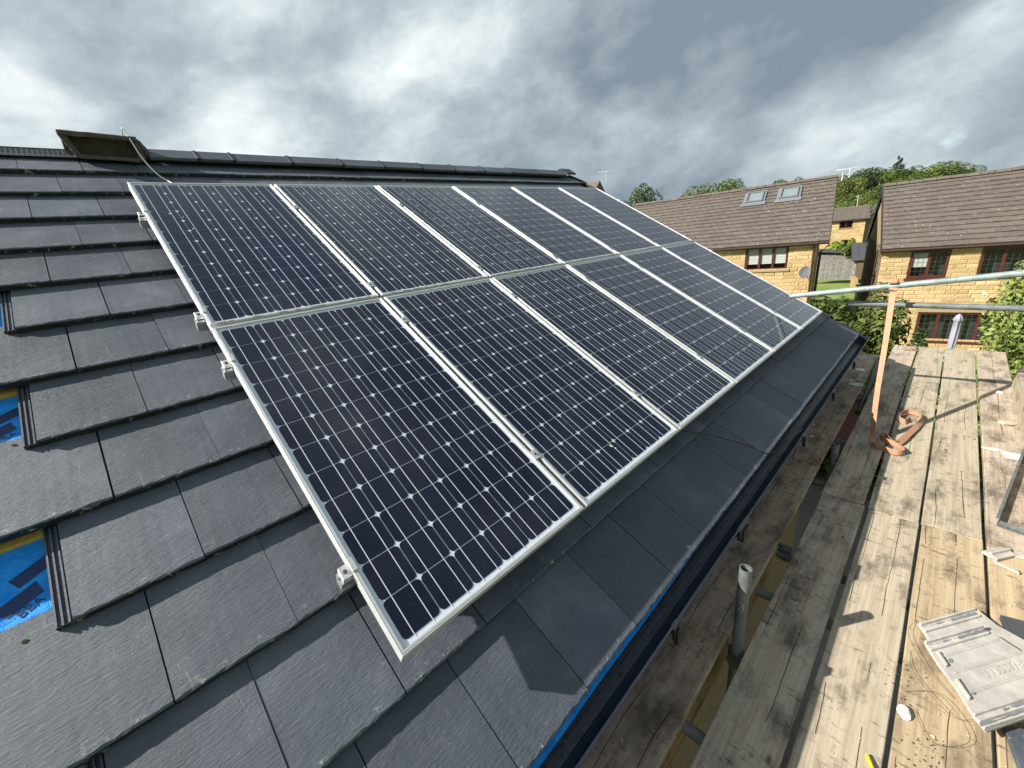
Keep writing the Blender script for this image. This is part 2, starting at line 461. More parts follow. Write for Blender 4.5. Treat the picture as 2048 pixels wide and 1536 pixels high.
M['oldtile'] = mat_oldtile()
M['mossy'] = simple('weathered_brown_ridge', (.082, .068, .056), .9, var=.5, scale=16, bump=.7, bscale=70)
M['plaster'] = simple('chipped_mortar', (.62, .60, .54), .9, var=.12, scale=40, bump=.5)
M['flake'] = simple('sandy_mortar', (.50, .42, .28), .95, var=.2, scale=40, bump=.6)
M['debris'] = simple('dark_debris', (.045, .035, .026), .95, var=.5, scale=30)
M['strap'] = simple('orange_webbing', (.40, .215, .125), .75, var=.16, scale=20, bump=.3, bscale=400)
M['ribbed'] = simple('dark_red_sheet', (.10, .03, .028), .5, var=.2)
M['bark'] = simple('bark', (.06, .045, .03), .9, var=.3, scale=10, bump=.5)
M['leaf_mid'] = mat_leaf('leaf_mid_green', (.020, .042, .010), (.155, .195, .040))
M['leaf_lime'] = mat_leaf('leaf_lime', (.07, .13, .015), (.34, .40, .06))
M['leaf_dark'] = mat_leaf('leaf_dark_green', (.012, .034, .010), (.062, .12, .028))
M['leaf_varieg'] = mat_leaf('leaf_variegated', (.035, .085, .018), (.30, .36, .085))
M['leaf_tree'] = mat_leaf('leaf_tree', (.035, .062, .014), (.150, .195, .045), .15)
M['leaf_tree_b'] = mat_leaf('leaf_tree_dark', (.022, .042, .012), (.085, .125, .034), .15)
M['leaf_tree_c'] = mat_leaf('leaf_tree_yellow', (.05, .075, .014), (.20, .225, .05), .15)
M['leaf_conifer'] = mat_leaf('leaf_conifer', (.012, .025, .014), (.04, .06, .03), .1)
M['leaf_red'] = mat_leaf('leaf_red', (.20, .03, .02), (.35, .06, .04))
M['render_wall'] = simple('grey_brown_render', (.21, .18, .135), .9, var=.12)
M['fence'] = simple('grey_fence_timber', (.20, .185, .165), .85, var=.5, scale=5)
M['parasol'] = simple('lilac_grey_canvas', (.27, .265, .32), .8, var=.08)

# ------------------------------------------------------------------ terrain
def sstep(a, b, x):
    t = max(0, min(1, (x - a) / (b - a))); return t * t * (3 - 2 * t)


def gz(x, y):
    d = math.hypot(x, y)
    return -5.35 + 7.0 * sstep(78, 165, d)


def terrain():
    mb = MB(); rs = [0, 4, 8, 14, 22, 32, 45, 60, 78, 95, 115, 140, 165, 200, 300, 600, 1200, 2400]; seg = 64
    vs = []; fs = []
    for r in rs:
        for j in range(seg):
            a = 2 * math.pi * j / seg; x, y = r * math.cos(a), r * math.sin(a); vs.append((x, y, gz(x, y)))
    for i in range(len(rs) - 1):
        for j in range(seg):
            k = (j + 1) % seg; fs.append((i * seg + j, i * seg + k, (i + 1) * seg + k, (i + 1) * seg + j))
    mb.add(vs, fs, True)
    o = mb.build('ground', M['grass'], fix=False); tag(o, kind='structure')
    # paved strip round the house
    mb = MB(); mb.bb((-12, -9, -5.346), (13.5, 3.2, -5.30)); o = mb.build('patio', simple('paving', (.15, .14, .125), .9, var=.25, scale=2, bump=.3), fix=True); tag(o, kind='structure')


terrain()

# ------------------------------------------------------------------ our house and its roof
house = empty('detached_house', (0, 0, -5.35))
tag(house, 'house with the dark grey flat-tiled roof that carries the solar panels', 'house')
H0 = Vector((0, 0, 5.35))


def hb(name, mb, mat, parent=None, **kw):
    """a part of the house, given in world coordinates"""
    return mb.build(name, mat, parent or house, loc=(H0 if parent is None else (0, 0, 0)), **kw)


mb = MB()
for a, b in (((-9, -.02, -5.35), (5.2, .28, -.52)), ((-9, 6.9, -5.35), (5.2, 7.2, -.52)), ((4.9, .28, -5.35), (5.2, 6.9, -.52)), ((-9, .28, -5.35), (-8.7, 6.9, -.52))):
    mb.bb(a, b)
mb.prism([(.0, -.52), (7.16, -.52), (3.577, 1.66)], 4.9, 5.18, Matrix(((0, 0, 1, 0), (1, 0, 0, 0), (0, 1, 0, 0), (0, 0, 0, 1))))
mb.prism([(.0, -.52), (7.16, -.52), (3.577, 1.66)], -9.0, -8.7, Matrix(((0, 0, 1, 0), (1, 0, 0, 0), (0, 1, 0, 0), (0, 0, 0, 1))))
hb('wall', mb, M['stone_shade'])
mb = MB(); mb.bb((-9.2, -.24, -.55), (5.36, -.215, -.375)); mb.bb((-9.2, -.212, -.55), (5.36, -.022, -.53)); hb('fascia', mb, M['black_plastic'])
roofo = empty('roof', H0, (PITCH, 0, 0), house)     # roof coordinates from here on: x along the eave, y up the slope
mb = MB(); mb.bb((-9.2, -.36, -.24), (5.40, 4.06, -.212)); mb.build('membrane', M['membrane'], roofo)
# back slope
mb = MB()
bs = RX.inverted() @ Vector((0, 3.577, 1.90))
Mb = RX.inverted() @ Matrix.Translation((0, 3.577, 1.925)) @ Matrix.Rotation(-PITCH, 4, 'X')
for i in range(13):
    y0 = .0 + i * .344
    mb.add([Mb @ Vector(p) for p in ((-9.2, y0, -.03), (5.42, y0, -.03), (5.42, y0 + .36, 0), (-9.2, y0 + .36, 0), (-9.2, y0 + .36, -.028), (5.42, y0 + .36, -.028))], [(0, 1, 2, 3), (3, 2, 5, 4)])
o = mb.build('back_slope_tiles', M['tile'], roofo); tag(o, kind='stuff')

TN = -.135     # tile faces lie this far under the tops of the solar panels
CW, GA, Y0 = .2945, .344, -.062


def tile_mesh(seed):
    rr = random.Random(seed); mb = MB(); w = CW - .0035; L = .42
    N = 16
    def top(y): return -.030 * (y / GA)
    nose = []
    jy = 0.0
    for i in range(N + 1):
        jy = .6 * jy + rr.uniform(-.0016, .0016)
        nose.append((w * i / N, abs(jy)))
    rows = []
    for (x, j) in nose:
        ch = rr.uniform(.002, .006)
        rows.append([(x, j + .001, -.031), (x, j, -.012), (x, j, -ch), (x, j + rr.uniform(.003, .008), top(.004) - .0005), (x, L, top(L)), (x, L, top(L) - .02), (x, .03, -.031 + top(.03))])
    n = 7; vs = [p for r_ in rows for p in r_]; fs = []
    for i in range(N):
        for j in range(n):
            k = (j + 1) % n
            fs.append((i * n + j, i * n + k, (i + 1) * n + k, (i + 1) * n + j))
    fs.append(tuple(range(n))); fs.append(tuple(reversed([N * n + j for j in range(n)])))
    mb.add(vs, fs)
    # interlock with its ribs along the left edge
    def strip(x0, x1, t, b):
        mb.add([(x0, .004, t), (x1, .004, t), (x1, L, t + top(L)), (x0, L, t + top(L)), (x0, .004, b), (x1, .004, b), (x1, L, b + top(L)), (x0, L, b + top(L))],
               [(0, 1, 2, 3), (4, 7, 6, 5), (0, 4, 5, 1), (1, 5, 6, 2), (2, 6, 7, 3), (3, 7, 4, 0)])
    strip(-.036, -.0005, -.020, -.029)
    for x0 in (-.036, -.0235, -.011): strip(x0, x0 + .0045, -.0125, -.0199)
    me = mb.mesh('roof_tile', M['tile'])
    bm = bmesh.new(); bm.from_mesh(me); bmesh.ops.recalc_face_normals(bm, faces=bm.faces[:]); bm.to_mesh(me); bm.free()
    return me


TM = [tile_mesh(s) for s in range(7)]
hidden = []
ntile = 0
hole_mesh = None
for k in range(-1, 12):
    off = -.455 if k % 2 else -.301
    y = Y0 + GA * k
    for j in range(-29, 21):
        u = off + CW * j
        if u < -9.15 or u > 5.16: continue
        miss = (k in (0, 2, 4, 6)) and -1.5 < u < -.80
        if miss: continue
        under = (u > .20 and u + CW < 4.9 and y > .2 and y + .42 < 3.30)
        far = u < -2.25
        if under or far:
            hidden.append((u, y, rnd.randrange(7))); continue
        jit = rnd.uniform(-.0012, .0012)
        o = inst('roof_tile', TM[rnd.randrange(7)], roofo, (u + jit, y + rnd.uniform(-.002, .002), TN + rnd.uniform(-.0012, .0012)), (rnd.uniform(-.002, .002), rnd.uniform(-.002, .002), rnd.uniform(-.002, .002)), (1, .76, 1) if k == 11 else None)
        ntile += 1
    # last, cut tile of the course
mb = MB()
for (u, y, s) in hidden:
    L = .42 if y < 3.6 else .32; w = CW - .003
    mb.add([(u, y, TN), (u + w, y, TN), (u + w, y + L, TN - .0366), (u, y + L, TN - .0366), (u, y, TN - .03), (u + w, y, TN - .03)], [(0, 1, 2, 3), (0, 4, 5, 1)])
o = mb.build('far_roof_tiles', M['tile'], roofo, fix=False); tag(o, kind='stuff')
# battens under the tile heads
for k in range(0, 13):
    y = Y0 + GA * k + .348 - GA
    mb = MB(); mb.bb((-9.2, y, -.2118), (5.38, y + .046, -.1945)); mb.build('batten', M['batten'], roofo)
# nail holes in the two exposed tile heads
for (u, y) in ((-.690, .645), (-.657, 1.36)):
    mb = MB(); mb.tube([(u, y, TN - .034), (u, y, TN - .0305)], .0055, 8); mb.build('nail_hole', M['debris'], roofo)
# dark verge capping on the far gable
for k in range(-1, 12):
    y = Y0 + GA * k
    mb = MB()
    mb.add([(5.425, y - .01, TN + .014), (5.46, y - .01, TN + .014), (5.46, y + .352, TN - .014), (5.425, y + .352, TN - .014), (5.425, y - .01, TN - .10), (5.46, y - .01, TN - .10), (5.46, y + .352, TN - .12), (5.425, y + .352, TN - .12)],
           [(0, 1, 2, 3), (4, 7, 6, 5), (0, 4, 5, 1), (1, 5, 6, 2), (2, 6, 7, 3), (3, 7, 4, 0)])
    mb.build('verge_cap', M['black_plastic'], roofo)
# ridge
RXI = RX.inverted()


def ridge_tile(x0, x1, name='ridge_tile', lift=0.0, mat=None, th=.02, leg=.165):
    """angular ridge tile given in world x, drawn in roof coordinates"""
    c, s_ = math.cos(PITCH), math.sin(PITCH); ap = Vector((0, 3.577, 1.969 + lift))
    hw = .026
    prof = [(-leg * c, -leg * s_), (-hw, -hw * .22), (hw, -hw * .22), (leg * c, -leg * s_), (leg * c - .012, -leg * s_ - .02), (hw * .8, -th - .008), (-hw * .8, -th - .008), (-leg * c + .012, -leg * s_ - .02)]
    mb = MB(); m_ = RXI @ Matrix.Translation(ap)
    mb.sweepx(prof, x0, x1, True, m_)
    return mb.build(name, mat or M['tile'], roofo, bevel=.003)


rx = [.222, .537, .781, 1.24, 1.712, 2.159, 2.62, 3.073, 3.545, 4.03, 4.578, 5.2]
for a, b in zip(rx[:-1], rx[1:]):
    ridge_tile(a + .006, b - .006, lift=rnd.uniform(-.003, .003))
for a in rx[:-1]:
    ridge_tile(a - .012, a + .014, 'ridge_union', .006, M['black_plastic'], leg=.17)
ridge_tile(5.19, 5.40, 'ridge_end_cap', .030, M['black_plastic'], leg=.18)
# black pleated ridge roll, still uncovered on the left
m_ = RXI @ Matrix.Translation((0, 3.577, 1.926))
mb = MB(); n = 0
x = -9.1
while x < .2:
    st = .012 if x > -1.6 else .05
    for sgn in (-1, 1):
        h = .010 if n % 2 else .002
        mb.add([m_ @ Vector(p) for p in ((x, sgn * .012, .004), (x + st, sgn * .012, .004), (x + st, sgn * (.040 + h), -.030), (x, sgn * (.040 + h), -.030), (x, sgn * .075, -.052), (x + st, sgn * .075, -.052))], [(0, 1, 2, 3), (3, 2, 5, 4)])
    x += st; n += 1
mb.build('ridge_roll', simple('ridge_roll_grey', (.10, .105, .11), .5, var=.2), roofo, fix=False)
mb = MB(); mb.tube([m_ @ Vector((-9.1, 0, .003)), m_ @ Vector((.2, 0, .003))], .011, 8); mb.build('ridge_batten', M['black_plastic'], roofo)

# gutter
GZ = -.352
prof = []
for i in range(13):
    a = math.pi * i / 12; prof.append((-.308 + .058 * math.cos(a), GZ - .066 * math.sin(a)))
inner = [(-.308 + (y_ + .308) * .93, GZ + (z_ - GZ) * .93) for (y_, z_) in reversed(prof)]
mb = MB(); mb.sweepx(prof + [(prof[-1][0] - .004, GZ + .004)] + inner, -9.2, 5.47, True)
mb.prism(prof, 5.45, 5.47, Matrix(((0, 0, 1, 0), (1, 0, 0, 0), (0, 1, 0, 0), (0, 0, 0, 1))))
gut = hb('gutter', mb, M['black_gutter'])
for x in (-1.2, -.2, .83, 1.53, 2.64, 3.55, 4.45):
    mb = MB(); w = .018 if x != 1.53 else .06
    p2 = [(-.308 + (a + .308) * 1.06, GZ + (b - GZ) * 1.07) for a, b in prof]
    mb.sweepx(p2 + [(-.375, GZ + .012), (-.362, GZ + .012)], x - w, x + w, False)
    mb.bb((x - w, -.378, GZ - .05), (x + w, -.366, GZ + .014))
    mb.bb((x - w * .5, -.385, GZ - .075), (x + w * .5, -.368, GZ - .01))
    mb.build('gutter_bracket', M['black_plastic'], gut)
# leaf litter and grit lying in the gutter
mb = MB()
for i in range(700):
    x = rnd.uniform(-.6, 5.4); a = rnd.uniform(.25, .9); y_ = -.27 + .03 * math.cos(a * 3) - rnd.random() * .03
    z_ = GZ - .06 * math.sqrt(max(0, 1 - ((y_ + .308) / .056) ** 2)) + .004 + rnd.random() * .006
    s_ = rnd.uniform(.001, .0035); q = Matrix.Rotation(rnd.uniform(0, 6), 4, Vector((rnd.random(), rnd.random(), rnd.random() + .01)).normalized())
    mb.box((x, y_, z_), (s_ * 2, s_, s_ * .5), q)
o = mb.build('gutter_litter', M['debris'], gut, fix=False); tag(o, kind='stuff')
# felt strip that hangs out under the bottom course
mb = MB(); N = 40; vs = []; fs = []
for i in range(N + 1):
    u = -1.2 + 4.2 * i / N
    e = .024 * max(0, min(1, (1.9 - u) / 1.6)) + .0015 * math.sin(u * 9)
    for (v, nn) in ((-.30, -.205), (-.402 - e, -.178), (-.409 - e, -.21)):
        vs.append((u, v, nn))
for i in range(N):
    for j in range(2): fs.append((i * 3 + j, (i + 1) * 3 + j, (i + 1) * 3 + j + 1, i * 3 + j + 1))
mb.add(vs, fs); mb.build('felt_edge', M['membrane'], roofo, fix=False)


def text_part(name, s, size, mat, parent, M4, ext=.001):
    cu = bpy.data.curves.new(name, 'FONT'); cu.body = s; cu.size = size; cu.extrude = ext; cu.align_x = 'CENTER'; cu.align_y = 'CENTER'
    t = bpy.data.objects.new(name, cu); COL.objects.link(t)
    dg = bpy.context.evaluated_depsgraph_get(); me = bpy.data.meshes.new_from_object(t.evaluated_get(dg))
    bpy.data.objects.remove(t)
    me.materials.clear(); me.materials.append(mat)
    o = bpy.data.objects.new(name, me); link(o, parent); o.matrix_local = M4
    return o


# printing on the membrane where tiles are missing
for (yc) in (.80, 1.49):
    mb = MB(); z_ = -.2116
    q = Matrix.Translation((-.70, yc + .035, z_)) @ Matrix.Rotation(R(28), 4, 'Z')
    mb.prism([(-.055, -.02), (.055, -.02), (.055, .02), (-.055, .02)], 0, .0006, q @ Matrix.Translation((.055, .02, 0)))
    mb.prism([(-.12, -.012), (.02, -.012), (.02, .012), (-.12, .012)], 0, .0006, q @ Matrix.Translation((-.05, .05, 0)))
    mb.prism([(-.03, -.022), (.05, -.022), (.06, .022), (-.04, .022)], 0, .0006, q @ Matrix.Translation((-.03, -.035, 0)))
    mb.build('printed_block', M['print'], roofo)
    text_part('printed_letters', 'BBA', .032, M['print'], roofo, q @ Matrix.Translation((-.02, -.072, .0003)), .0004)

# loose old ridge tile perched on the ridge
mb = MB(); A = Matrix.Translation((-.005, 3.50, 1.868)) @ Matrix.Diagonal((1, 1, .84, 1)) @ Matrix.Rotation(R(2.0), 4, 'Y') @ Matrix.Rotation(R(14), 4, 'X')
N = 14
def ring(y0, zt, wob, shear):
    return [(x, y0, z) for x, z in ((-.20 + shear, 0), (.20, 0), (.20, zt), (-.20, zt))]
# trough: back wall, floor, top lip and end walls, open to the front
mb.bb((-.205, .05, .0), (.20, .085, .19))
mb.bb((-.165, -.075, .0), (.20, .05, .028))
mb.bb((-.215, -.075, .155), (.165, .05, .19))
mb.add([(-.165, -.075, .028), (-.13, -.075, .028), (-.175, -.075, .155), (-.215, -.075, .155), (-.165, .05, .028), (-.13, .05, .028), (-.175, .05, .155), (-.215, .05, .155)],
       [(0, 1, 2, 3), (4, 7, 6, 5), (0, 3, 7, 4), (1, 5, 6, 2)])
mb.add([(.17, -.06, .028), (.215, -.06, .028), (.19, -.06, .15), (.165, -.06, .155), (.17, .05, .028), (.215, .05, .028), (.19, .05, .15), (.165, .05, .155)],
       [(0, 1, 2, 3), (4, 7, 6, 5), (0, 3, 7, 4), (1, 5, 6, 2)])
mb.tube([(.14, -.02, .168), (.185, -.02, .155), (.215, -.02, .10), (.225, -.02, .03)], .026, 8)
old = mb.build('old_ridge_tile', M['mossy'], bevel=.004); old.matrix_world = A
sb = old.modifiers.new('s', 'SUBSURF'); sb.subdivision_type = 'SIMPLE'; sb.levels = sb.render_levels = 3
tx = bpy.data.textures.new('rough', 'CLOUDS'); tx.noise_scale = .03
dm = old.modifiers.new('d', 'DISPLACE'); dm.texture = tx; dm.strength = .012; dm.texture_coords = 'LOCAL'
tag(old, 'weathered brown hollow ridge tile perched on the ridge at the left', 'ridge tile')


def curve_tube(name, pts, r, mat, label, cat, group=None, seg=8, sub=8):
    """smooth hanging line through points"""
    P = [Vector(p) for p in pts]; out = []
    for i in range(len(P) - 1):
        a, b, c, d = P[max(i - 1, 0)], P[i], P[i + 1], P[min(i + 2, len(P) - 1)]
        for j in range(sub):
            t = j / sub
            out.append(.5 * ((2 * b) + (c - a) * t + (2 * a - 5 * b + 4 * c - d) * t * t + (3 * b - a - 3 * c + d) * t ** 3))
    out.append(P[-1]); mb = MB(); mb.tube(out, r, seg)
    o = mb.build(name, mat, fix=False); return tag(o, label, cat, group)


curve_tube('white_cable', [PW(.15, 4.6, -.7), (.13, 3.52, 2.042), (.145, 3.41, 2.012), PW(.17, 3.80, -.06), PW(.215, 3.62, -.115), PW(.285, 3.42, -.115), PW(.335, 3.28, -.105), PW(.36, 3.14, -.11), PW(.37, 2.9, -.12)], .0042, M['white'],
           'thin white cable running over the old brown ridge tile down to the panels', 'cable')
curve_tube('black_cable', [PW(1.60, .4, -.125), PW(1.76, .06, -.122), PW(1.832, .004, -.122), PW(1.952, -.085, -.128), PW(2.03, -.18, -.118), PW(2.13, -.30, -.118), PW(2.20, -.40, -.122), (2.45, -.29, -.37), (2.72, -.345, -.352), (3.05, -.27, -.62), (3.07, -.25, -.775)], .0032, M['black_plastic'],
           'thin black cable leaving the panels and crossing the gutter to the boards', 'cable')

# ------------------------------------------------------------------ solar panels
PWd, PHt = .808, 1.58


def frame_mesh():
    prof = [(0, -.046), (0, -.026), (.0012, -.0245), (.0012, -.0225), (0, -.021), (0, -.001), (.001, 0), (.0035, 0), (.0042, -.0012), (.0056, -.0012), (.0063, 0), (.0118, 0), (.0125, -.001), (.0125, -.0095), (.002, -.0095), (.002, -.044), (.026, -.044), (.026, -.046)]
    n = len(prof); mb = MB(); vs = []
    for (cx, cy, sx, sy) in ((0, 0, 1, 1), (PWd, 0, -1, 1), (PWd, PHt, -1, -1), (0, PHt, 1, -1)):
        for d, z in prof: vs.append((cx + sx * d, cy + sy * d, z))
    fs = []
    for c in range(4):
        e = (c + 1) % 4
        for i in range(n):
            j = (i + 1) % n; fs.append((c * n + i, c * n + j, e * n + j, e * n + i))
    mb.add(vs, fs); me = mb.mesh('frame', M['alu'])
    bm = bmesh.new(); bm.from_mesh(me); bmesh.ops.recalc_face_normals(bm, faces=bm.faces[:]); bm.to_mesh(me); bm.free()
    return me


FM = frame_mesh()
mb = MB(); mb.bb((.003, .003, -.0092), (PWd - .003, PHt - .003, -.0075)); BM = mb.mesh('backsheet', M['backsheet'])
mb = MB(); mb.add([(.0119, .0119, -.0032), (PWd - .0119, .0119, -.0032), (PWd - .0119, PHt - .0119, -.0032), (.0119, PHt - .0119, -.0032)], [(0, 1, 2, 3)]); GM = mb.mesh('cover_glass', M['pvglass'])
mb = MB(); a, c = .0619, .0125
pts = [(-a, -a + c), (-a + c * .3, -a + c * .3), (-a + c, -a), (a - c, -a), (a - c * .3, -a + c * .3), (a, -a + c), (a, a - c), (a - c * .3, a - c * .3), (a - c, a), (-a + c, a), (-a + c * .3, a - c * .3), (-a, a - c)]
mb.prism(pts, -.0003, 0); CM = mb.mesh('solar_cell', M['cell'])
mb = MB(); mb.bb((-.00125, .022, 0), (.00125, PHt - .022, .0004)); BR = mb.mesh('busbar', M['ribbon'])
mb = MB(); mb.bb((-.37, -.003, 0), (.37, .003, .0003)); BC = mb.mesh('collector_ribbon', M['ribbon'])
prow = {0: 'lower', 1: 'upper'}
nth = ['nearest', 'second', 'third', 'fourth', 'fifth', 'farthest']
for row in (0, 1):
    for c_ in range(6):
        u = c_ * (PWd + .02); v = row * (PHt + .02)
        pos = PW(u, v, 0)
        e = empty('solar_panel', pos, (PITCH, 0, 0))
        tag(e, '%s solar panel of the %s row, counted from the near end' % (nth[c_], prow[row]), 'solar panel', 'solar panels on the roof')
        inst('frame', FM, e, (0, 0, 0)); inst('backsheet', BM, e, (0, 0, 0)); inst('cover_glass', GM, e, (0, 0, 0))
        for i in range(6):
            for j in range(12):
                inst('solar_cell', CM, e, (.023 + .127 * (i + .5), .028 + .127 * (j + .5), -.0062))
            for q in (-.031, .031):
                inst('busbar', BR, e, (.023 + .127 * (i + .5) + q, 0, -.0060))
        for yy in (.018, PHt - .018): inst('collector_ribbon', BC, e, (PWd / 2, yy, -.0072))

# bird droppings, grime and lichen on single panels
def spot(pan, x, y, w_, h_, ang, mat, nm='bird_dropping'):
    rr = random.Random(int(x * 1000)); pts = [(w_ * rr.uniform(.5, 1) * math.cos(i * .785), h_ * rr.uniform(.5, 1) * math.sin(i * .785)) for i in range(8)]
    mb = MB(); mb.prism(pts, -.0030, -.0024); o = mb.build(nm, mat, pan, loc=(x, y, 0), rot=(0, 0, ang))


PN = [o for o in bpy.data.objects if o.name.startswith('solar_panel')]
PN.sort(key=lambda o: (o.location.z > .5, o.location.x))
spot(PN[1], .36, .14, .004, .016, R(20), M['plaster']); spot(PN[1], .372, .118, .003, .006, 0, M['plaster'])
spot(PN[6], .11, 1.13, .010, .006, 0, M['plaster']); spot(PN[6], .16, 1.08, .006, .004, 1, M['plaster']); spot(PN[6], .17, .93, .008, .004, 1, M['plaster'])
spot(PN[6], .63, .54, .006, .006, 0, M['debris'], 'dirt_spot'); spot(PN[6], .50, .60, .004, .004, 0, M['debris'], 'dirt_spot'); spot(PN[6], .71, .90, .004, .004, 0, M['debris'], 'dirt_spot')
for c_ in range(6):
    pan = PN[6 + c_]
    for i in range(14):
        mb = MB(); x_ = rnd.uniform(.02, .79); mb.prism([(rnd.uniform(.004, .02) * math.cos(i_ * .9), .003 * math.sin(i_ * .9)) for i_ in range(7)], -.0004, .0012)
        o = mb.build('grime_patch', M['mossy'], pan, loc=(x_, rnd.choice((.004, -.002 + .006)), 0))

# mounting rails with end clamps at their near ends
rail_y = [(.297, 'lowest mounting rail end, under the near lower solar panel'), (1.347, 'mounting rail end just below the middle joint of the panels'),
          (1.718, 'mounting rail end just above the middle joint of the panels'), (2.776, 'topmost mounting rail end, beside the near upper solar panel')]


def rail_prof(): return [(-.02, -.050), (-.02, -.0465), (-.0165, -.0465), (-.0165, -.022), (-.02, -.022), (-.02, 0), (-.006, 0), (-.006, -.012), (.006, -.012), (.006, 0), (.02, 0), (.02, -.022), (.0165, -.022), (.0165, -.0465), (.02, -.0465), (.02, -.050)]


for (yy, lab) in rail_y:
    e = empty('mounting_rail', PW(0, yy, -.047), (PITCH, 0, 0))
    tag(e, lab, 'mounting rail', 'rails under the solar panels')
    mb = MB(); mb.sweepx(rail_prof(), -.034, 4.99, True); mb.build('rail', M['alu_raw'], e)
    for x_, nm in ((-.015, 'end_clamp'), (4.963, 'end_clamp')):
        mb = MB(); s_ = -1 if x_ < 0 else 1
        mb.bb((x_ - .014, -.021, .026), (x_ + .014, .021, .030))
        mb.bb((x_ + s_ * .011, -.021, .0), (x_ + s_ * .014, .021, .026))
        mb.bb((x_ - s_ * .014, -.021, .0302), (x_ - s_ * .026, .021, .0505))
        mb.bb((x_ - s_ * .014, -.021, .0505), (x_ - s_ * .031, .021, .0535))
        mb.build(nm, M['alu'], e, loc=(0, 0, .0), bevel=.001)
        mb = MB(); mb.tube([(x_, 0, .0301), (x_, 0, .0345)], .0065, 6); mb.tube([(x_, 0, .0345), (x_, 0, .0348)], .0035, 8); mb.build('clamp_bolt', M['galv_dark'], e)
    for i in range(5):
        x_ = (i + 1) * .828 - .01
        mb = MB(); mb.bb((x_ - .0085, -.022, .03), (x_ + .0085, .022, .0472)); mb.bb((x_ - .017, -.022, .0474), (x_ + .017, .022, .0504)); mb.build('mid_clamp', M['alu'], e)
        mb = MB(); mb.tube([(x_, 0, .0504), (x_, 0, .0545)], .0062, 6); mb.build('clamp_bolt', M['galv_dark'], e)
    for x_ in (.55, 1.75, 2.95, 4.15, 4.8):
        mb = MB(); mb.bb((x_ - .015, -.02, -.094), (x_ + .015, -.012, -.03)); mb.bb((x_ - .015, -.02, -.102), (x_ + .015, .16, -.096)); mb.build('roof_hook', M['alu_raw'], e)

# ------------------------------------------------------------------ scaffold
ZB = -.817


def board(name, x0, x1, y0, y1, ztop, mat, label, bow=0.0, th=.038, rotz=0, bevel=.003, group='scaffold boards beside the gutter', tilt=0):
    nx = max(2, int((x1 - x0) / .12)); ny = 4; rr = random.Random(int(x0 * 100 + y0 * 1000)); mb = MB(); cx, cy = (x0 + x1) / 2, (y0 + y1) / 2
    prof = [(-1, -1), (-1, 1), (1, 1), (1, -1)]
    hw = (y1 - y0) / 2; L = (x1 - x0) / 2; top = []; vs = []; fs = []
    ed = [(-hw, -th), (-hw, -.003), (-hw + .003, 0), (-hw * .35, 0), (hw * .35, 0), (hw - .003, 0), (hw, -.003), (hw, -th)]
    n = len(ed)
    for i in range(nx + 1):
        x = -L + 2 * L * i / nx
        wob0 = mnoise.noise(Vector((x * 1.2, y0 * 9, x0))) * .004; wob1 = mnoise.noise(Vector((x * 1.2, y1 * 9 + 5, x0))) * .004
        for j, (y, z) in enumerate(ed):
            f = (y / hw + 1) / 2
            zz = z + (mnoise.noise(Vector((x * 2, y * 8, y0 * 7))) * .0016 if 0 < j < 7 else 0)
            xx = x + (rr.uniform(-.004, .004) if i in (0, nx) else 0)
            vs.append((xx, y + wob0 * (1 - f) + wob1 * f, zz))
    for i in range(nx):
        for j in range(n):
            k = (j + 1) % n; fs.append((i * n + j, i * n + k, (i + 1) * n + k, (i + 1) * n + j))
    fs.append(tuple(range(n))); fs.append(tuple(reversed([nx * n + j for j in range(n)])))
    mb.add(vs, fs)
    o = mb.build(name, mat, loc=(cx, cy, ztop), rot=(0, tilt, rotz))
    return tag(o, label, 'scaffold board', group)


board('scaffold_board', -1.0, 3.22, -.410, -.188, ZB, M['wood_dirty'], 'dirty board right beside the gutter, lower near length', rotz=R(.1))
board('scaffold_board', 3.17, 6.32, -.412, -.192, ZB + .040, M['wood_dirty'], 'dirty board beside the gutter, far length lapped on the near one')
board('scaffold_board', -1.0, 2.78, -.722, -.497, ZB, M['wood_grey'], 'near length of the shaded grey board next to the open gap')
board('scaffold_board', 2.80, 7.03, -.718, -.495, ZB, M['wood_grey'], 'far length of the grey board that the orange strap hangs down to', rotz=R(-.15))
board('scaffold_board', -1.0, 2.76, -.970, -.740, ZB, M['wood'], 'near length of the board split lengthwise by the shadow line')
board('scaffold_board', 2.775, 7.05, -.968, -.735, ZB, M['wood'], 'far length of the board where the loop of orange strap lies')
board('scaffold_board', -1.0, 2.77, -1.226, -.984, ZB, M['wood_b'], 'sunlit near board under the corner of the tile stack')
board('scaffold_board', 2.785, 7.05, -1.223, -.981, ZB + .001, M['wood'], 'pale sunlit far board with a long zigzag crack')
board('scaffold_board', -1.0, 2.76, -1.470, -1.240, ZB, M['wood_b'], 'near board beneath the tile stack at the right edge')
board('scaffold_board', 2.74, 7.0, -1.462, -1.238, ZB + .022, M['wood_grey'], 'far board littered with white mortar chips beside the toe board')
# toe board stood on edge along the outside
o = board('toe_board', 1.5, 5.55, -.11, .11, 0, M['wood'], 'pale toe board standing on edge at the right of the boards', th=.036, group='boards stood on edge')
o.location = (3.6, -1.478, ZB + .112); o.rotation_euler = (R(90), 0, 0)
# board on edge under the gap
o = board('edge_board', -1.0, 2.12, -.11, .11, 0, M['wood_edge'], 'yellowish board on edge under the dirty board by the gutter', th=.036, group='boards stood on edge')
o.location = (.55, -.391, ZB - .04 - .112); o.rotation_euler = (R(90), 0, 0); o.data = o.data

def tubeo(name, a, b, mat, label, cat='scaffold tube', group='scaffold tubes', hollow=.86, r=.0242, n=2):
    a, b = Vector(a), Vector(b); mid = (a + b) / 2
    mb = MB(); mb.tube([a - mid, b - mid], r, 20, hollow=hollow)
    o = mb.build(name, mat, loc=mid, fix=False); return tag(o, label, cat, group)


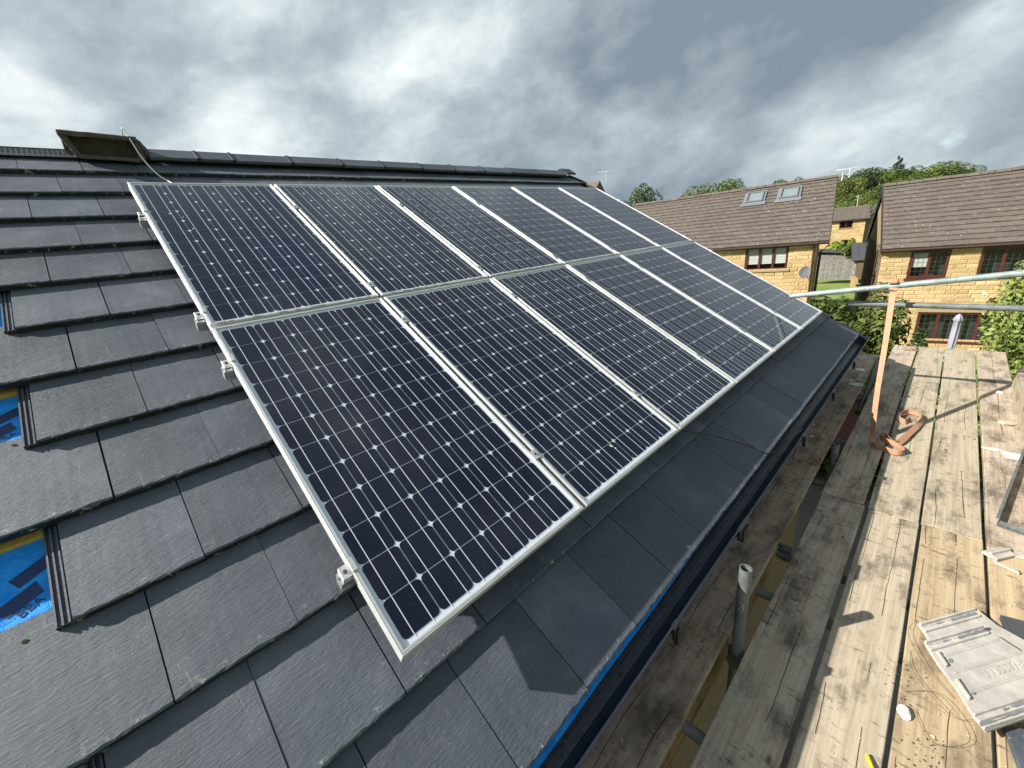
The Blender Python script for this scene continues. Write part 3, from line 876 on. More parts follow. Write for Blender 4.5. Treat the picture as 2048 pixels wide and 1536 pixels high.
tubeo('scaffold_tube', (1.276, -.462, -2.2), (1.276, -.462, -.362), M['galv'], 'short upright tube with an open top, rising from the gap by the gutter', 'scaffold tube')
tubeo('scaffold_tube', (3.36, -.462, -5.3), (3.36, -.462, ZB + .115), M['galv'], 'low tube stump in the gap beside the lapped board end')
tubeo('scaffold_tube', (4.46, .20, .235), (4.40, -2.6, .62), M['galv_pale'], 'pale green-grey rail tube that the orange strap hangs from')
tubeo('scaffold_tube', (4.60, -.24, .155), (4.62, -2.6, .135), M['galv'], 'grey horizontal tube passing just below the strap rail')
for (x, lab) in ((.86, 'dull transom tube nearest the camera, seen in the gap'), (1.74, 'transom tube behind the short upright tube'), (2.10, 'transom tube just past the end of the yellowish board'),
                 (3.04, 'transom tube by the joint of the grey boards'), (3.80, 'transom tube under the gap past the tube stump'), (4.92, 'farthest transom tube seen under the gap')):
    tubeo('scaffold_tube', (x, -.08 if x > 2.15 else -.411, ZB - .075), (x, -1.9, ZB - .075), M['galv_dark'] if x > 2 else M['galv'], lab)
for yy in (-.46, -1.62):
    tubeo('scaffold_tube', (-2, yy - (.05 if yy < -1 else -.19), ZB - (.13 if yy < -1 else .40)), (7.3, yy - (.05 if yy < -1 else -.19), ZB - (.13 if yy < -1 else .40)), M['galv_dark'], 'long ledger tube below the inner edge of the boards' if yy > -1 else 'long ledger tube below the outer edge of the boards')
for (xx, yy) in ((4.72, -1.66), (7.1, -1.66), (1.2, -1.66), (7.15, -.40)):
    tubeo('scaffold_tube', (xx, yy, -5.35), (xx, yy, .9 if yy < -1 else -.85), M['galv'], {4.72: 'upright scaffold tube outside the boards by the rails', 7.1: 'upright scaffold tube at the far outer corner', 1.2: 'upright scaffold tube outside the near boards', 7.15: 'upright scaffold tube at the far inner corner'}[xx])


def coupler(x, y, z, lab):
    e = empty('tube_coupler', (x, y, z)); tag(e, lab, 'coupler', 'tube couplers')
    mb = MB(); mb.tube([(-.028, 0, 0), (.028, 0, 0)], .034, 10); mb.box((0, 0, .02), (.05, .05, .05)); mb.build('body', M['galv_dark'], e)
    mb = MB(); mb.tube([(0, .03, .01), (0, .03, .06)], .006, 6); mb.build('bolt', M['galv_dark'], e)
    mb = MB(); mb.tube([(0, .03, .045), (0, .03, .056)], .012, 6); mb.build('nut', M['galv_dark'], e)


coupler(1.276, -.462, ZB - .07, 'coupler gripping the short upright tube below the boards')
coupler(2.12, -.45, ZB - .075, 'coupler on the transom past the yellowish board end')
coupler(3.36, -.462, ZB - .10, 'coupler at the foot of the tube stump')
coupler(4.72, -1.64, .45, 'coupler joining the strap rail to the outer upright tube')
# black bag of a thing hanging in the far part of the gap
mb = MB(); mb.tube([(4.62, -.452, ZB - .10), (5.3, -.450, ZB - .02), (5.95, -.446, ZB + .05), (6.05, -.446, ZB + .045)], [.024, .026, .028, .012], 10)
o = mb.build('black_pipe', M['black_plastic'], fix=False); tag(o, 'bent black pipe lying in the far end of the gap between boards', 'pipe')
# dark red ribbed sheet on the ground, seen through the gap
mb = MB()
for i in range(26):
    mb.bb((8.2 + i * .09, -.7, -3.0), (8.25 + i * .09, 1.0, -2.95))
mb.bb((8.15, -.75, -3.06), (10.6, 1.05, -3.0))
o = mb.build('ribbed_roof_sheet', M['ribbed']); tag(o, 'dark red ribbed sheet roof seen down through the gap', 'roof sheet')
for p in ((8.2, -.7), (8.2, 1.0), (10.5, -.7), (10.5, 1.0)):
    mb = MB(); mb.bb((-.04, -.04, -2.3), (.04, .04, 0)); o = mb.build('post', M['ribbed'], loc=(0, 0, 0)); o.location = (p[0], p[1], -3.06)
    o.parent = bpy.data.objects['ribbed_roof_sheet']

# painted mark on the upright tube
tu = bpy.data.objects['scaffold_tube']; zt_ = -.60
for ang_, zz_ in ((194, -.555),):
    a_ = R(ang_); n_ = Vector((math.cos(a_), math.sin(a_), 0)); rt = Vector((-n_.y, n_.x, 0))
    cu = bpy.data.curves.new('t', 'FONT'); cu.body = '3'; cu.size = .062; cu.extrude = .0002; cu.align_x = 'CENTER'; cu.align_y = 'CENTER'
    t = bpy.data.objects.new('t', cu); COL.objects.link(t); me = bpy.data.meshes.new_from_object(t.evaluated_get(bpy.context.evaluated_depsgraph_get())); bpy.data.objects.remove(t)
    for v_ in me.vertices:
        th_ = v_.co.x / .0244; q_ = (n_ * math.cos(th_) + rt * math.sin(th_)) * .0247
        v_.co = Vector((1.276 + q_.x, -.462 + q_.y, zz_ + v_.co.y)) - tu.location
    me.materials.clear(); me.materials.append(M['plaster']); me.name = 'painted_mark'
    link(bpy.data.objects.new('painted_mark', me), tu)
# orange strap -----------------------------------------------------
def ribbon(name, pts, width, mat, label, cat, wdirs, th=.0022, sub=10):
    P = [Vector(p) for p in pts]; Wd = [Vector(w).normalized() for w in wdirs]; out = []; wo = []
    for i in range(len(P) - 1):
        a, b, c, d = P[max(i - 1, 0)], P[i], P[i + 1], P[min(i + 2, len(P) - 1)]
        for j in range(sub):
            t = j / sub
            out.append(.5 * ((2 * b) + (c - a) * t + (2 * a - 5 * b + 4 * c - d) * t * t + (3 * b - a - 3 * c + d) * t ** 3)); wo.append(Wd[i].lerp(Wd[i + 1], t).normalized())
    out.append(P[-1]); wo.append(Wd[-1]); vs = []; fs = []
    for i, (p, w) in enumerate(zip(out, wo)):
        t = (out[min(i + 1, len(out) - 1)] - out[max(i - 1, 0)]).normalized(); w = (w - t * w.dot(t)).normalized(); nn = t.cross(w).normalized() * th / 2; w = w * width / 2
        vs += [p - w - nn, p + w - nn, p + w + nn, p - w + nn]
    for i in range(len(out) - 1):
        for j in range(4):
            k = (j + 1) % 4; fs.append((i * 4 + j, i * 4 + k, (i + 1) * 4 + k, (i + 1) * 4 + j))
    fs += [(0, 1, 2, 3), tuple(len(vs) - 4 + j for j in (3, 2, 1, 0))]
    mb = MB(); mb.add(vs, fs); o = mb.build(name, mat); return tag(o, label, cat)


ZT = ZB + .005
wf = (.70, -.70, 0); ZS = .368
ribbon('orange_strap',
       [(4.50, -.535, ZS + .0), (4.455, -.535, ZS - .032), (4.40, -.535, ZS + .0), (4.42, -.535, ZS + .028), (4.455, -.535, ZS + .030), (4.485, -.538, ZS - .01), (4.40, -.545, ZS - .12), (4.17, -.575, -.10), (3.95, -.60, -.45), (3.80, -.632, ZT + .06), (3.70, -.655, ZT + .022), (3.66, -.71, ZT + .018),
        (3.62, -.79, ZT + .022), (3.655, -.835, ZT + .024), (3.72, -.815, ZT + .026), (3.76, -.77, ZT + .028), (3.80, -.70, ZT + .032), (3.86, -.675, ZT + .036), (3.88, -.71, ZT + .03), (3.80, -.77, ZT + .024), (3.84, -.80, ZT + .022), (4.02, -.835, ZT + .022), (4.22, -.872, ZT + .022), (4.40, -.90, ZT + .024),
        (4.50, -.87, ZT + .024), (4.53, -.80, ZT + .024), (4.44, -.755, ZT + .024), (4.32, -.76, ZT + .022), (4.29, -.80, ZT + .018), (4.38, -.83, ZT + .012)],
       .042, M['strap'], 'orange webbing strap tied to the rail and trailing in loops on the boards', 'strap',
       [(0, 1, 0)] * 6 + [(.3, 1, 0), (.55, .8, 0), (.6, .8, 0), (.6, .8, 0), (.5, .6, .5), (.2, .2, 1), (0, -.1, 1), (.1, 0, 1), (0, .2, 1), (.1, .2, 1), (0, .1, 1), (0, 0, 1), (.1, .3, 1), (-.2, .6, .8), (-.2, .9, .35), (-.2, .95, .3), (-.2, .9, .4), (0, .5, .9), (0, .1, 1), (0, 0, 1), (0, -.2, 1), (.3, 0, 1), (.2, .2, 1), (0, .5, .8)])
mb = MB()
mb.box((4.44, -.537, ZS - .055), (.035, .05, .03)); mb.tube([(4.43, -.565, ZS - .06), (4.43, -.51, ZS - .052)], .016, 8)
k_ = mb.build('knot', M['strap'], bpy.data.objects['orange_strap'], bevel=.006)

# stack of removed tiles ---------------------------------------------
def old_tile(name, origin, tilt, label, poly, wd=.355, x1=.30, full=True):
    """broken concrete interlocking tile lying face down: x runs along its ribs, y across them"""
    ew = Vector((.83, -.557, 0)); ea = Vector((-.887, -.462, 0))
    ang = math.atan2(ew.y, ew.x)
    e = empty(name, origin, (0, 0, ang))
    tag(e, label, 'roof tile', 'removed old concrete tiles')
    c = ew.dot(ea); sn = -(ew.x * ea.y - ew.y * ea.x) * -1
    # local frame of the empty has x along ew; ya is the tile's second edge in that frame
    ya = Vector((ea.dot(ew), ea.dot(Vector((-ew.y, ew.x, 0))), 0))
    SK = Matrix(((1, ya.x, 0, 0), (0, ya.y, 0, 0), (0, tilt, 1, 0), (0, 0, 0, 1)))
    def put(mb, nm, mat=None, bevel=0):
        mb.v = [tuple(SK @ Vector(p)) for p in mb.v]
        return mb.build(nm, mat or M['oldtile'], e, bevel=bevel)
    rr = random.Random(4)
    mb = MB(); mb.prism(poly, -.014, 0); put(mb, 'body', bevel=.0015)
    def rib(x0, xx, y0, y1, h, nm='rib', q=.004, mat=None):
        mb = MB(); q = min(q, (y1 - y0) * .35)
        mb.add([(x0, y0, .0002), (xx, y0, .0002), (xx, y1, .0002), (x0, y1, .0002), (x0 + q, y0 + q, h), (xx - q, y0 + q, h), (xx - q, y1 - q, h), (x0 + q, y1 - q, h)],
               [(0, 3, 2, 1), (4, 5, 6, 7), (0, 1, 5, 4), (1, 2, 6, 5), (2, 3, 7, 6), (3, 0, 4, 7)]); put(mb, nm, mat)
    def blot(x0, xx, y0, y1, nm, mat):
        n = 12; up = [(x0 + (xx - x0) * i / n, y1 + rr.uniform(-.004, .003)) for i in range(n + 1)]; lo = [(x0 + (xx - x0) * i / n, y0 + rr.uniform(-.002, .004)) for i in range(n + 1)]
        mb = MB(); mb.prism(lo + up[::-1], .0003, .0009); put(mb, nm, mat)
    rib(.0, x1, .002, .018, .010); rib(.0, x1, .036, .052, .008)
    blot(.01, x1 * .55, .022, .027, 'dark_groove', M['lead']); blot(x1 * .52, x1 * .98, .021, .035, 'dark_groove', M['lead'])
    if full:
        rib(.0, x1 + .02, wd - .060, wd - .048, .008); rib(.0, x1 + .03, wd - .036, wd - .024, .009); rib(.0, x1 + .03, wd - .014, wd - .001, .012)
        blot(.0, x1, wd - .023, wd - .015, 'dark_groove', M['lead']); blot(.12, x1, wd - .046, wd - .038, 'dark_groove', M['lead'])
        for y in (.075, .145, .225): rib(.035, x1 + (.02 if y < .1 else .08), y, y + .013, .0035, q=.006)
        for y0, y1 in ((.060, .125), (.175, .255)):
            rib(.018, .030, y0, y1, .012, 'nib', .003); blot(.031, .036, y0 + .004, y1, 'painted_nib_shadow', M['lead'])  # dark strip paints the shadow beside each nib
        for yy in (.105, .235):
            mb = MB(); mb.tube([(.055, yy, -.004), (.055, yy, .0030)], .009, 10); put(mb, 'nail_socket', M['lead'])
        # embossed maker's lettering, upside down from this side
        cu = bpy.data.curves.new('t', 'FONT'); cu.body = 'RUSSELL'; cu.size = .046; cu.extrude = .0012; cu.space_character = 1.12; cu.align_x = 'CENTER'; cu.align_y = 'CENTER'
        t = bpy.data.objects.new('t', cu); COL.objects.link(t)
        me = bpy.data.meshes.new_from_object(t.evaluated_get(bpy.context.evaluated_depsgraph_get())); bpy.data.objects.remove(t)
        Q = SK @ Matrix.Translation((.235, .185, .0014)) @ Matrix.Rotation(R(180), 4, 'Z') @ Matrix.Diagonal((1, -1, 1, 1)) if ya.y < 0 else SK @ Matrix.Translation((.235, .185, .0014)) @ Matrix.Rotation(R(180), 4, 'Z')
        me.transform(Q); me.materials.clear(); me.materials.append(M['oldtile']); me.name = 'embossed_letters'
        link(bpy.data.objects.new('embossed_letters', me), e)
    return e


old_tile('old_roof_tile', (1.878, -1.012, ZB + .034), -.0, 'lower old pale concrete tile, showing only its far end under the stack', [(0, 0), (.31, 0), (.34, .10), (.42, .22), (.40, .30), (0, .30)], full=False, x1=.30)
old_tile('old_roof_tile', (1.752, -1.030, ZB + .060), .03, 'topmost old pale concrete tile of the stack, embossed letters on its ribbed back', [(0, .02), (.004, .0), (.285, 0), (.30, .035), (.325, .06), (.36, .13), (.40, .20), (.42, .30), (.40, .355), (.01, .355), (.0, .30), (.006, .2), (-.002, .1)])


# slate coloured offcuts and broken bits
def slab(name, loc, poly, th, mat, label, cat, rot=(0, 0, 0), group=None, bevel=.002):
    mb = MB(); mb.prism(poly, 0, th); o = mb.build(name, mat, loc=loc, rot=rot, bevel=bevel); return tag(o, label, cat, group)


slab('slate_tile', (1.56, -1.250, ZB + .004), [(0, 0), (-.25, -.05), (-.12, -.44), (.14, -.29)], .018, M['tile'], 'dark slate-grey tile lying under the near end of the tile stack', 'roof tile')
slab('slate_tile', (2.16, -1.262, ZB + .004), [(0, 0), (.03, -.10), (.0, -.40), (-.14, -.30), (-.12, -.02)], .022, M['roof_dark'], 'dark broken tile poking out beyond the tile stack', 'roof tile')
mb = MB(); mb.sweepx([(-.035, 0), (-.035, .018), (-.012, .022), (-.008, .034), (.004, .034), (.008, .020), (.03, .018), (.035, 0)], -.06, .06)
o = mb.build('tile_fragment', M['oldtile'], loc=(2.68, -1.275, ZB + .001), rot=(0, 0, R(-35)), bevel=.002); tag(o, 'broken ribbed grey tile fragment by the board joint', 'tile fragment')


def chunk(name, loc, size, mat, label, cat='debris', group=None, seed=1, rot=0):
    bm = bmesh.new(); bmesh.ops.create_icosphere(bm, subdivisions=2, radius=1)
    for v in bm.verts:
        n_ = mnoise.noise(v.co * 1.3 + Vector((seed * 3.1, 0, 0))) * .45 + mnoise.noise(v.co * 4 + Vector((seed, 5, 0))) * .2
        v.co = v.co * (1 + n_); v.co.z = max(v.co.z, -.6)
        v.co = Vector((v.co.x * size[0], v.co.y * size[1], v.co.z * size[2]))
    me = bpy.data.meshes.new(name); bm.to_mesh(me); bm.free(); me.materials.append(mat)
    o = bpy.data.objects.new(name, me); o.location = loc; o.rotation_euler = (0, 0, rot); link(o)
    return tag(o, label, cat, group)


chunk('mortar_chip', (1.40, -1.003, ZB + .010), (.030, .022, .014), M['plaster'], 'cream mortar lump sitting in the board gap by the tile stack', seed=3)
chunk('mortar_chip', (4.03, -1.285, ZB + .030), (.016, .055, .007), M['plaster'], 'long thin white mortar sliver on the far board', seed=5, rot=R(8))
slab('plaster_piece', (3.96, -1.335, ZB + .024), [(0, 0), (.06, .012), (.055, -.09), (-.03, -.085), (-.045, -.01)], .012, M['plaster'], 'flat white broken plaster piece nearest the metal strip', 'debris')
chunk('mortar_chip', (4.62, -1.375, ZB + .028), (.045, .048, .012), M['flake'], 'sandy mortar clump against the foot of the toe board', seed=8)
chunk('mortar_chip', (5.42, -1.36, ZB + .028), (.04, .022, .009), M['plaster'], 'small white mortar flake on the far littered board', seed=9, rot=R(20))
slab('wood_splinter', (2.70, -1.335, ZB + .003), [(0, 0), (.02, .02), (.05, -.10), (.02, -.12)], .012, M['oldtile'], 'curled grey splinter beside the broken tile fragment', 'debris')
slab('wood_splinter', (2.585, -1.262, ZB + .003), [(0, 0), (.015, .01), (-.005, -.075), (-.03, -.08)], .012, M['oldtile'], 'thin grey sliver below the broken tile fragment', 'debris')
slab('bark_scrap', (6.80, -.665, ZB + .003), [(-.03, .05), (.01, .055), (.03, -.06), (-.005, -.07)], .012, M['wood_edge'], 'tan splinter across the far end of the boards', 'debris')
slab('plaster_piece', (5.58, -.32, ZB + .042), [(-.03, .03), (.03, .04), (.05, -.02), (.0, -.05), (-.04, -.03)], .006, M['plaster'], 'white flake on the farthest part of the dirty board', 'debris')
slab('plaster_piece', (5.04, -.36, ZB + .042), [(-.05, .02), (.0, .07), (.06, .03), (.04, -.06), (-.03, -.05)], .007, M['plaster'], 'larger cracked white flake on the far dirty board', 'debris', rot=(0, 0, .4))
slab('plaster_piece', (5.16, -.31, ZB + .042), [(-.02, .02), (.03, .02), (.02, -.03)], .006, M['plaster'], 'triangular white flake beside the larger cracked one', 'debris')
chunk('mortar_chip', (3.80, -.235, ZB + .046), (.014, .018, .008), M['plaster'], 'tiny white chip on the dirty board near the gutter', seed=12)
chunk('mortar_chip', (3.55, -.275, ZB + .046), (.014, .016, .008), M['plaster'], 'tiny white chip close to the lapped board end', seed=14)
mb = MB(); mb.tube([(0, 0, 0), (.10, .015, .012), (.16, .045, .008)], [.007, .009, .006], 8)
o = mb.build('yellow_strip', simple('yellow_plastic', (.62, .50, .04), .5), loc=(1.145, -.928, ZB + .006), rot=(0, 0, R(196)), fix=False); tag(o, 'short yellow strip at the bottom edge of the photo', 'plastic strip')
# small grit over the boards: nobody could count it
mb = MB()
for i in range(900):
    x = rnd.uniform(.4, 6.9)
    r_ = rnd.random()
    if r_ < .45: y = rnd.uniform(-1.45, -1.25); zz = ZB + (.024 if x > 2.8 else .0015); 
    elif r_ < .65: y = rnd.uniform(-.40, -.20); zz = ZB + (.0415 if x > 3.2 else .0015)
    else:
        y = rnd.uniform(-1.21, -.5); zz = ZB + .002
    s_ = rnd.uniform(.0008, .0030) * (1 if rnd.random() > .06 else 2)
    q = Matrix.Rotation(rnd.uniform(0, 6), 4, 'Z')
    mb.box((x, y, zz + s_ * .2), (s_ * 2.2, s_ * 1.4, s_ * .7), q)
o = mb.build('grit', M['flake'], fix=False); tag(o, kind='stuff')
mb = MB()
for i in range(260):
    cx, cy = rnd.choice([(1.15, -.33), (2.95, -.30), (3.08, -.33), (1.26, -1.06), (1.30, -1.08), (1.55, -.99), (3.95, -1.42), (4.0, -1.43)])
    x = rnd.gauss(cx, .07); y = rnd.gauss(cy, .03); s_ = rnd.uniform(.001, .003)
    if y > -.2 or (-.49 < y < -.41) or y < -1.46: continue
    zz = ZB + (.0245 if x > 2.8 and y < -1.24 else .0025)
    mb.box((x, y, zz), (s_ * 2.5, s_, s_ * .6), Matrix.Rotation(rnd.uniform(0, 6), 4, 'Z'))
o = mb.build('dark_litter', M['debris'], fix=False); tag(o, kind='stuff')
# loose wires / dry stems
for i, (pts, lab) in enumerate([([(1.93, -1.01, 0), (1.80, -.985, .02), (1.66, -1.05, .015), (1.58, -1.13, .004)], 'thin dark wire curling from the gap towards the tile stack'),
                               ([(1.50, -1.0, 0), (1.55, -1.09, .02), (1.42, -1.17, .02), (1.33, -1.08, .012), (1.44, -1.03, .004)], 'loop of thin dark wire below the tile stack'),
                               ([(1.72, -1.0, 0), (1.60, -1.02, .012), (1.48, -1.12, .02), (1.52, -1.18, .01)], 'second strand of thin wire by the tile stack')]):
    curve_tube('loose_wire', [(p[0], p[1], p[2] + ZB + .003) for p in pts], .0007, M['debris'], lab, 'wire', 'loose wires', 5, 6)

# perforated steel strips
def perf(name, a, b, label, w=.028, up=False):
    a, b = Vector(a), Vector(b); d = (b - a); L = d.length; ang = math.atan2(d.y, d.x)
    n = int(L / .028); mb = MB(); ho = .0045; seg = 8
    for i in range(n):
        x0, x1 = L * i / n, L * (i + 1) / n; cx = (x0 + x1) / 2
        sq = [(x0, -w / 2), (cx, -w / 2), (x1, -w / 2), (x1, 0), (x1, w / 2), (cx, w / 2), (x0, w / 2), (x0, 0)]
        hl = [(cx + ho * 1.3 * math.cos(t_), ho * math.sin(t_)) for t_ in [math.atan2(p[1], p[0] - cx) for p in sq]]
        vs = [(p[0], p[1], .002) for p in sq] + [(p[0], p[1], .002) for p in hl]
        mb.add(vs, [(j, (j + 1) % 8, 8 + (j + 1) % 8, 8 + j) for j in range(8)])
    mb.bb((0, w / 2 - .0015, .0), (L, w / 2, .024))
    o = mb.build(name, M['galv'], loc=a, rot=((R(-80) if up else 0), 0, ang), fix=False); return tag(o, label, 'metal strip', 'perforated steel strips')


perf('perforated_strip', (2.945, -1.272, ZB + .030), (2.86, -1.62, ZB + .030), 'perforated steel strip lying across the far board')
mb = MB(); mb.bb((0, -.0015, 0), (1.55, .0015, .045)); mb.bb((0, -.0015, .045), (1.55, .012, .047))
o = mb.build('steel_angle', M['galv'], loc=(2.95, -1.275, ZB + .023), rot=(0, 0, R(-8.2))); tag(o, 'thin steel angle standing on edge beside the perforated strip', 'metal strip')

# ------------------------------------------------------------------ neighbouring houses
def stone_wall(name, parent, M4, w, h, holes, mat, bw=.44, bh=.168, seed=1):
    """coursed rock-faced blocks on the plane x (0..w), z (0..h), facing -y; holes are (x0,x1,z0,z1)"""
    rr = random.Random(seed); vs = []; fs = []; tone = []
    nrow = int(round(h / bh)); bh = h / nrow
    for r_ in range(nrow):
        z0, z1 = r_ * bh, (r_ + 1) * bh
        segs = [(0, w)]
        for (a, b, c, d) in holes:
            if c < (z0 + z1) / 2 < d:
                ns = []
                for s0, s1 in segs:
                    if b <= s0 or a >= s1: ns.append((s0, s1))
                    else:
                        if a - s0 > .03: ns.append((s0, a))
                        if s1 - b > .03: ns.append((b, s1))
                segs = ns
        for s0, s1 in segs:
            x = s0; first = True
            while x < s1 - .02:
                L = rr.uniform(.6, 1.35) * bw
                if first and r_ % 2: L *= .55
                first = False
                e = min(x + L, s1)
                if s1 - e < .12: e = s1
                g = .006; d0 = rr.uniform(.010, .022); t_ = rr.random(); b = len(vs)
                q = [(x + g, 0, z0 + g), (e - g, 0, z0 + g), (e - g, 0, z1 - g), (x + g, 0, z1 - g)]
                m = .022
                fr = [(x + g + m, -d0 * rr.uniform(.5, 1.3), z0 + g + m), (e - g - m, -d0 * rr.uniform(.5, 1.3), z0 + g + m), (e - g - m, -d0 * rr.uniform(.6, 1.6), z1 - g - m * .8), (x + g + m, -d0 * rr.uniform(.6, 1.6), z1 - g - m * .8)]
                vs += q + fr; fs += [(b + 4, b + 5, b + 6, b + 7)] + [(b + i, b + (i + 1) % 4, b + 4 + (i + 1) % 4, b + 4 + i) for i in range(4)]
                tone += [t_] * 8; x = e
    mb = MB(); mb.add([M4 @ Vector(p) for p in vs], fs); me = mb.mesh(name, mat)
    at = me.attributes.new('tone', 'FLOAT', 'POINT'); at.data.foreach_set('value', tone)
    o = bpy.data.objects.new(name, me); link(o, parent); tag(o, kind='stuff')
    return o


def wedge_tile(w, gauge, th, mat):
    mb = MB(); L = gauge * 1.15
    mb.add([(0, 0, 0), (w, 0, 0), (w, L, -th * 1.05), (0, L, -th * 1.05), (0, .004, -th), (w, .004, -th), (w, L, -th * 2), (0, L, -th * 2)],
           [(0, 1, 2, 3), (0, 4, 5, 1), (1, 5, 6, 2), (4, 7, 6, 5), (0, 3, 7, 4)])
    return mb.mesh('roof_tile', mat)


def window(parent, x0, x1, z0, z1, panes, name='window', leaded=False, blind=None, depth=.10, sill=True):
    """frame around panes, set back in the wall; local: x right, y back, z up"""
    e = empty(name, ((x0 + x1) / 2, .06, z0), parent=parent); w = x1 - x0; h = z1 - z0
    mb = MB(); t = .095
    mb.bb((-w / 2, -.03, 0), (w / 2, .04, t)); mb.bb((-w / 2, -.03, h - t), (w / 2, .04, h)); mb.bb((-w / 2, -.03, t), (-w / 2 + t, .04, h - t)); mb.bb((w / 2 - t, -.03, t), (w / 2, .04, h - t))
    cw = (w - t) / panes
    for i in range(1, panes): mb.bb((-w / 2 + i * cw, -.03, t), (-w / 2 + i * cw + t, .04, h - t))
    mb.build('frame', M['mahog'], e)
    for i in range(panes):
        a = -w / 2 + t + i * cw; b = a + cw - t
        mb = MB(); mb.add([(a, 0, t), (b, 0, t), (b, 0, h - t), (a, 0, h - t)], [(0, 1, 2, 3)]); mb.build('pane', M['glass'], e, fix=False)
        if leaded:
            mb = MB()
            for q in (1, 2): mb.bb((a + (b - a) * q / 3 - .004, -.004, t), (a + (b - a) * q / 3 + .004, -.0015, h - t))
            nz = int((h) / .22)
            for q in range(1, nz): mb.bb((a, -.0055, t + (h - 2 * t) * q / nz - .004), (b, -.0042, t + (h - 2 * t) * q / nz + .004))
            mb.build('lead_strip', M['galv_dark'], e)
        if blind:
            lo = blind[i % len(blind)]
            if lo < 1:
                mb = MB()
                nb = 9
                for q in range(nb):
                    za = t + (h - 2 * t) * lo + (h - 2 * t) * (1 - lo) * q / nb; zb_ = za + (h - 2 * t) * (1 - lo) / nb * .93
                    mb.add([(a, .030, za), (b, .030, za), (b, .040, zb_), (a, .040, zb_)], [(0, 1, 2, 3)])
                mb.build('blind', M['blind'], e)
    mb = MB(); mb.bb((-w / 2, .35, 0), (w / 2, .36, h)); mb.bb((-w / 2, .045, -.01), (w / 2, .36, 0)); mb.bb((-w / 2, .045, h), (w / 2, .36, h + .01)); mb.bb((-w / 2 - .01, .045, 0), (-w / 2, .36, h)); mb.bb((w / 2, .045, 0), (w / 2 + .01, .36, h)); mb.build('room_behind', M['dark_room'], e)
    if sill:
        mb = MB(); mb.bb((-w / 2 - .08, -.13, -.075), (w / 2 + .08, .0, 0)); mb.build('sill', M['mortar'] if sill == 1 else M['mahog'], e)
    return e


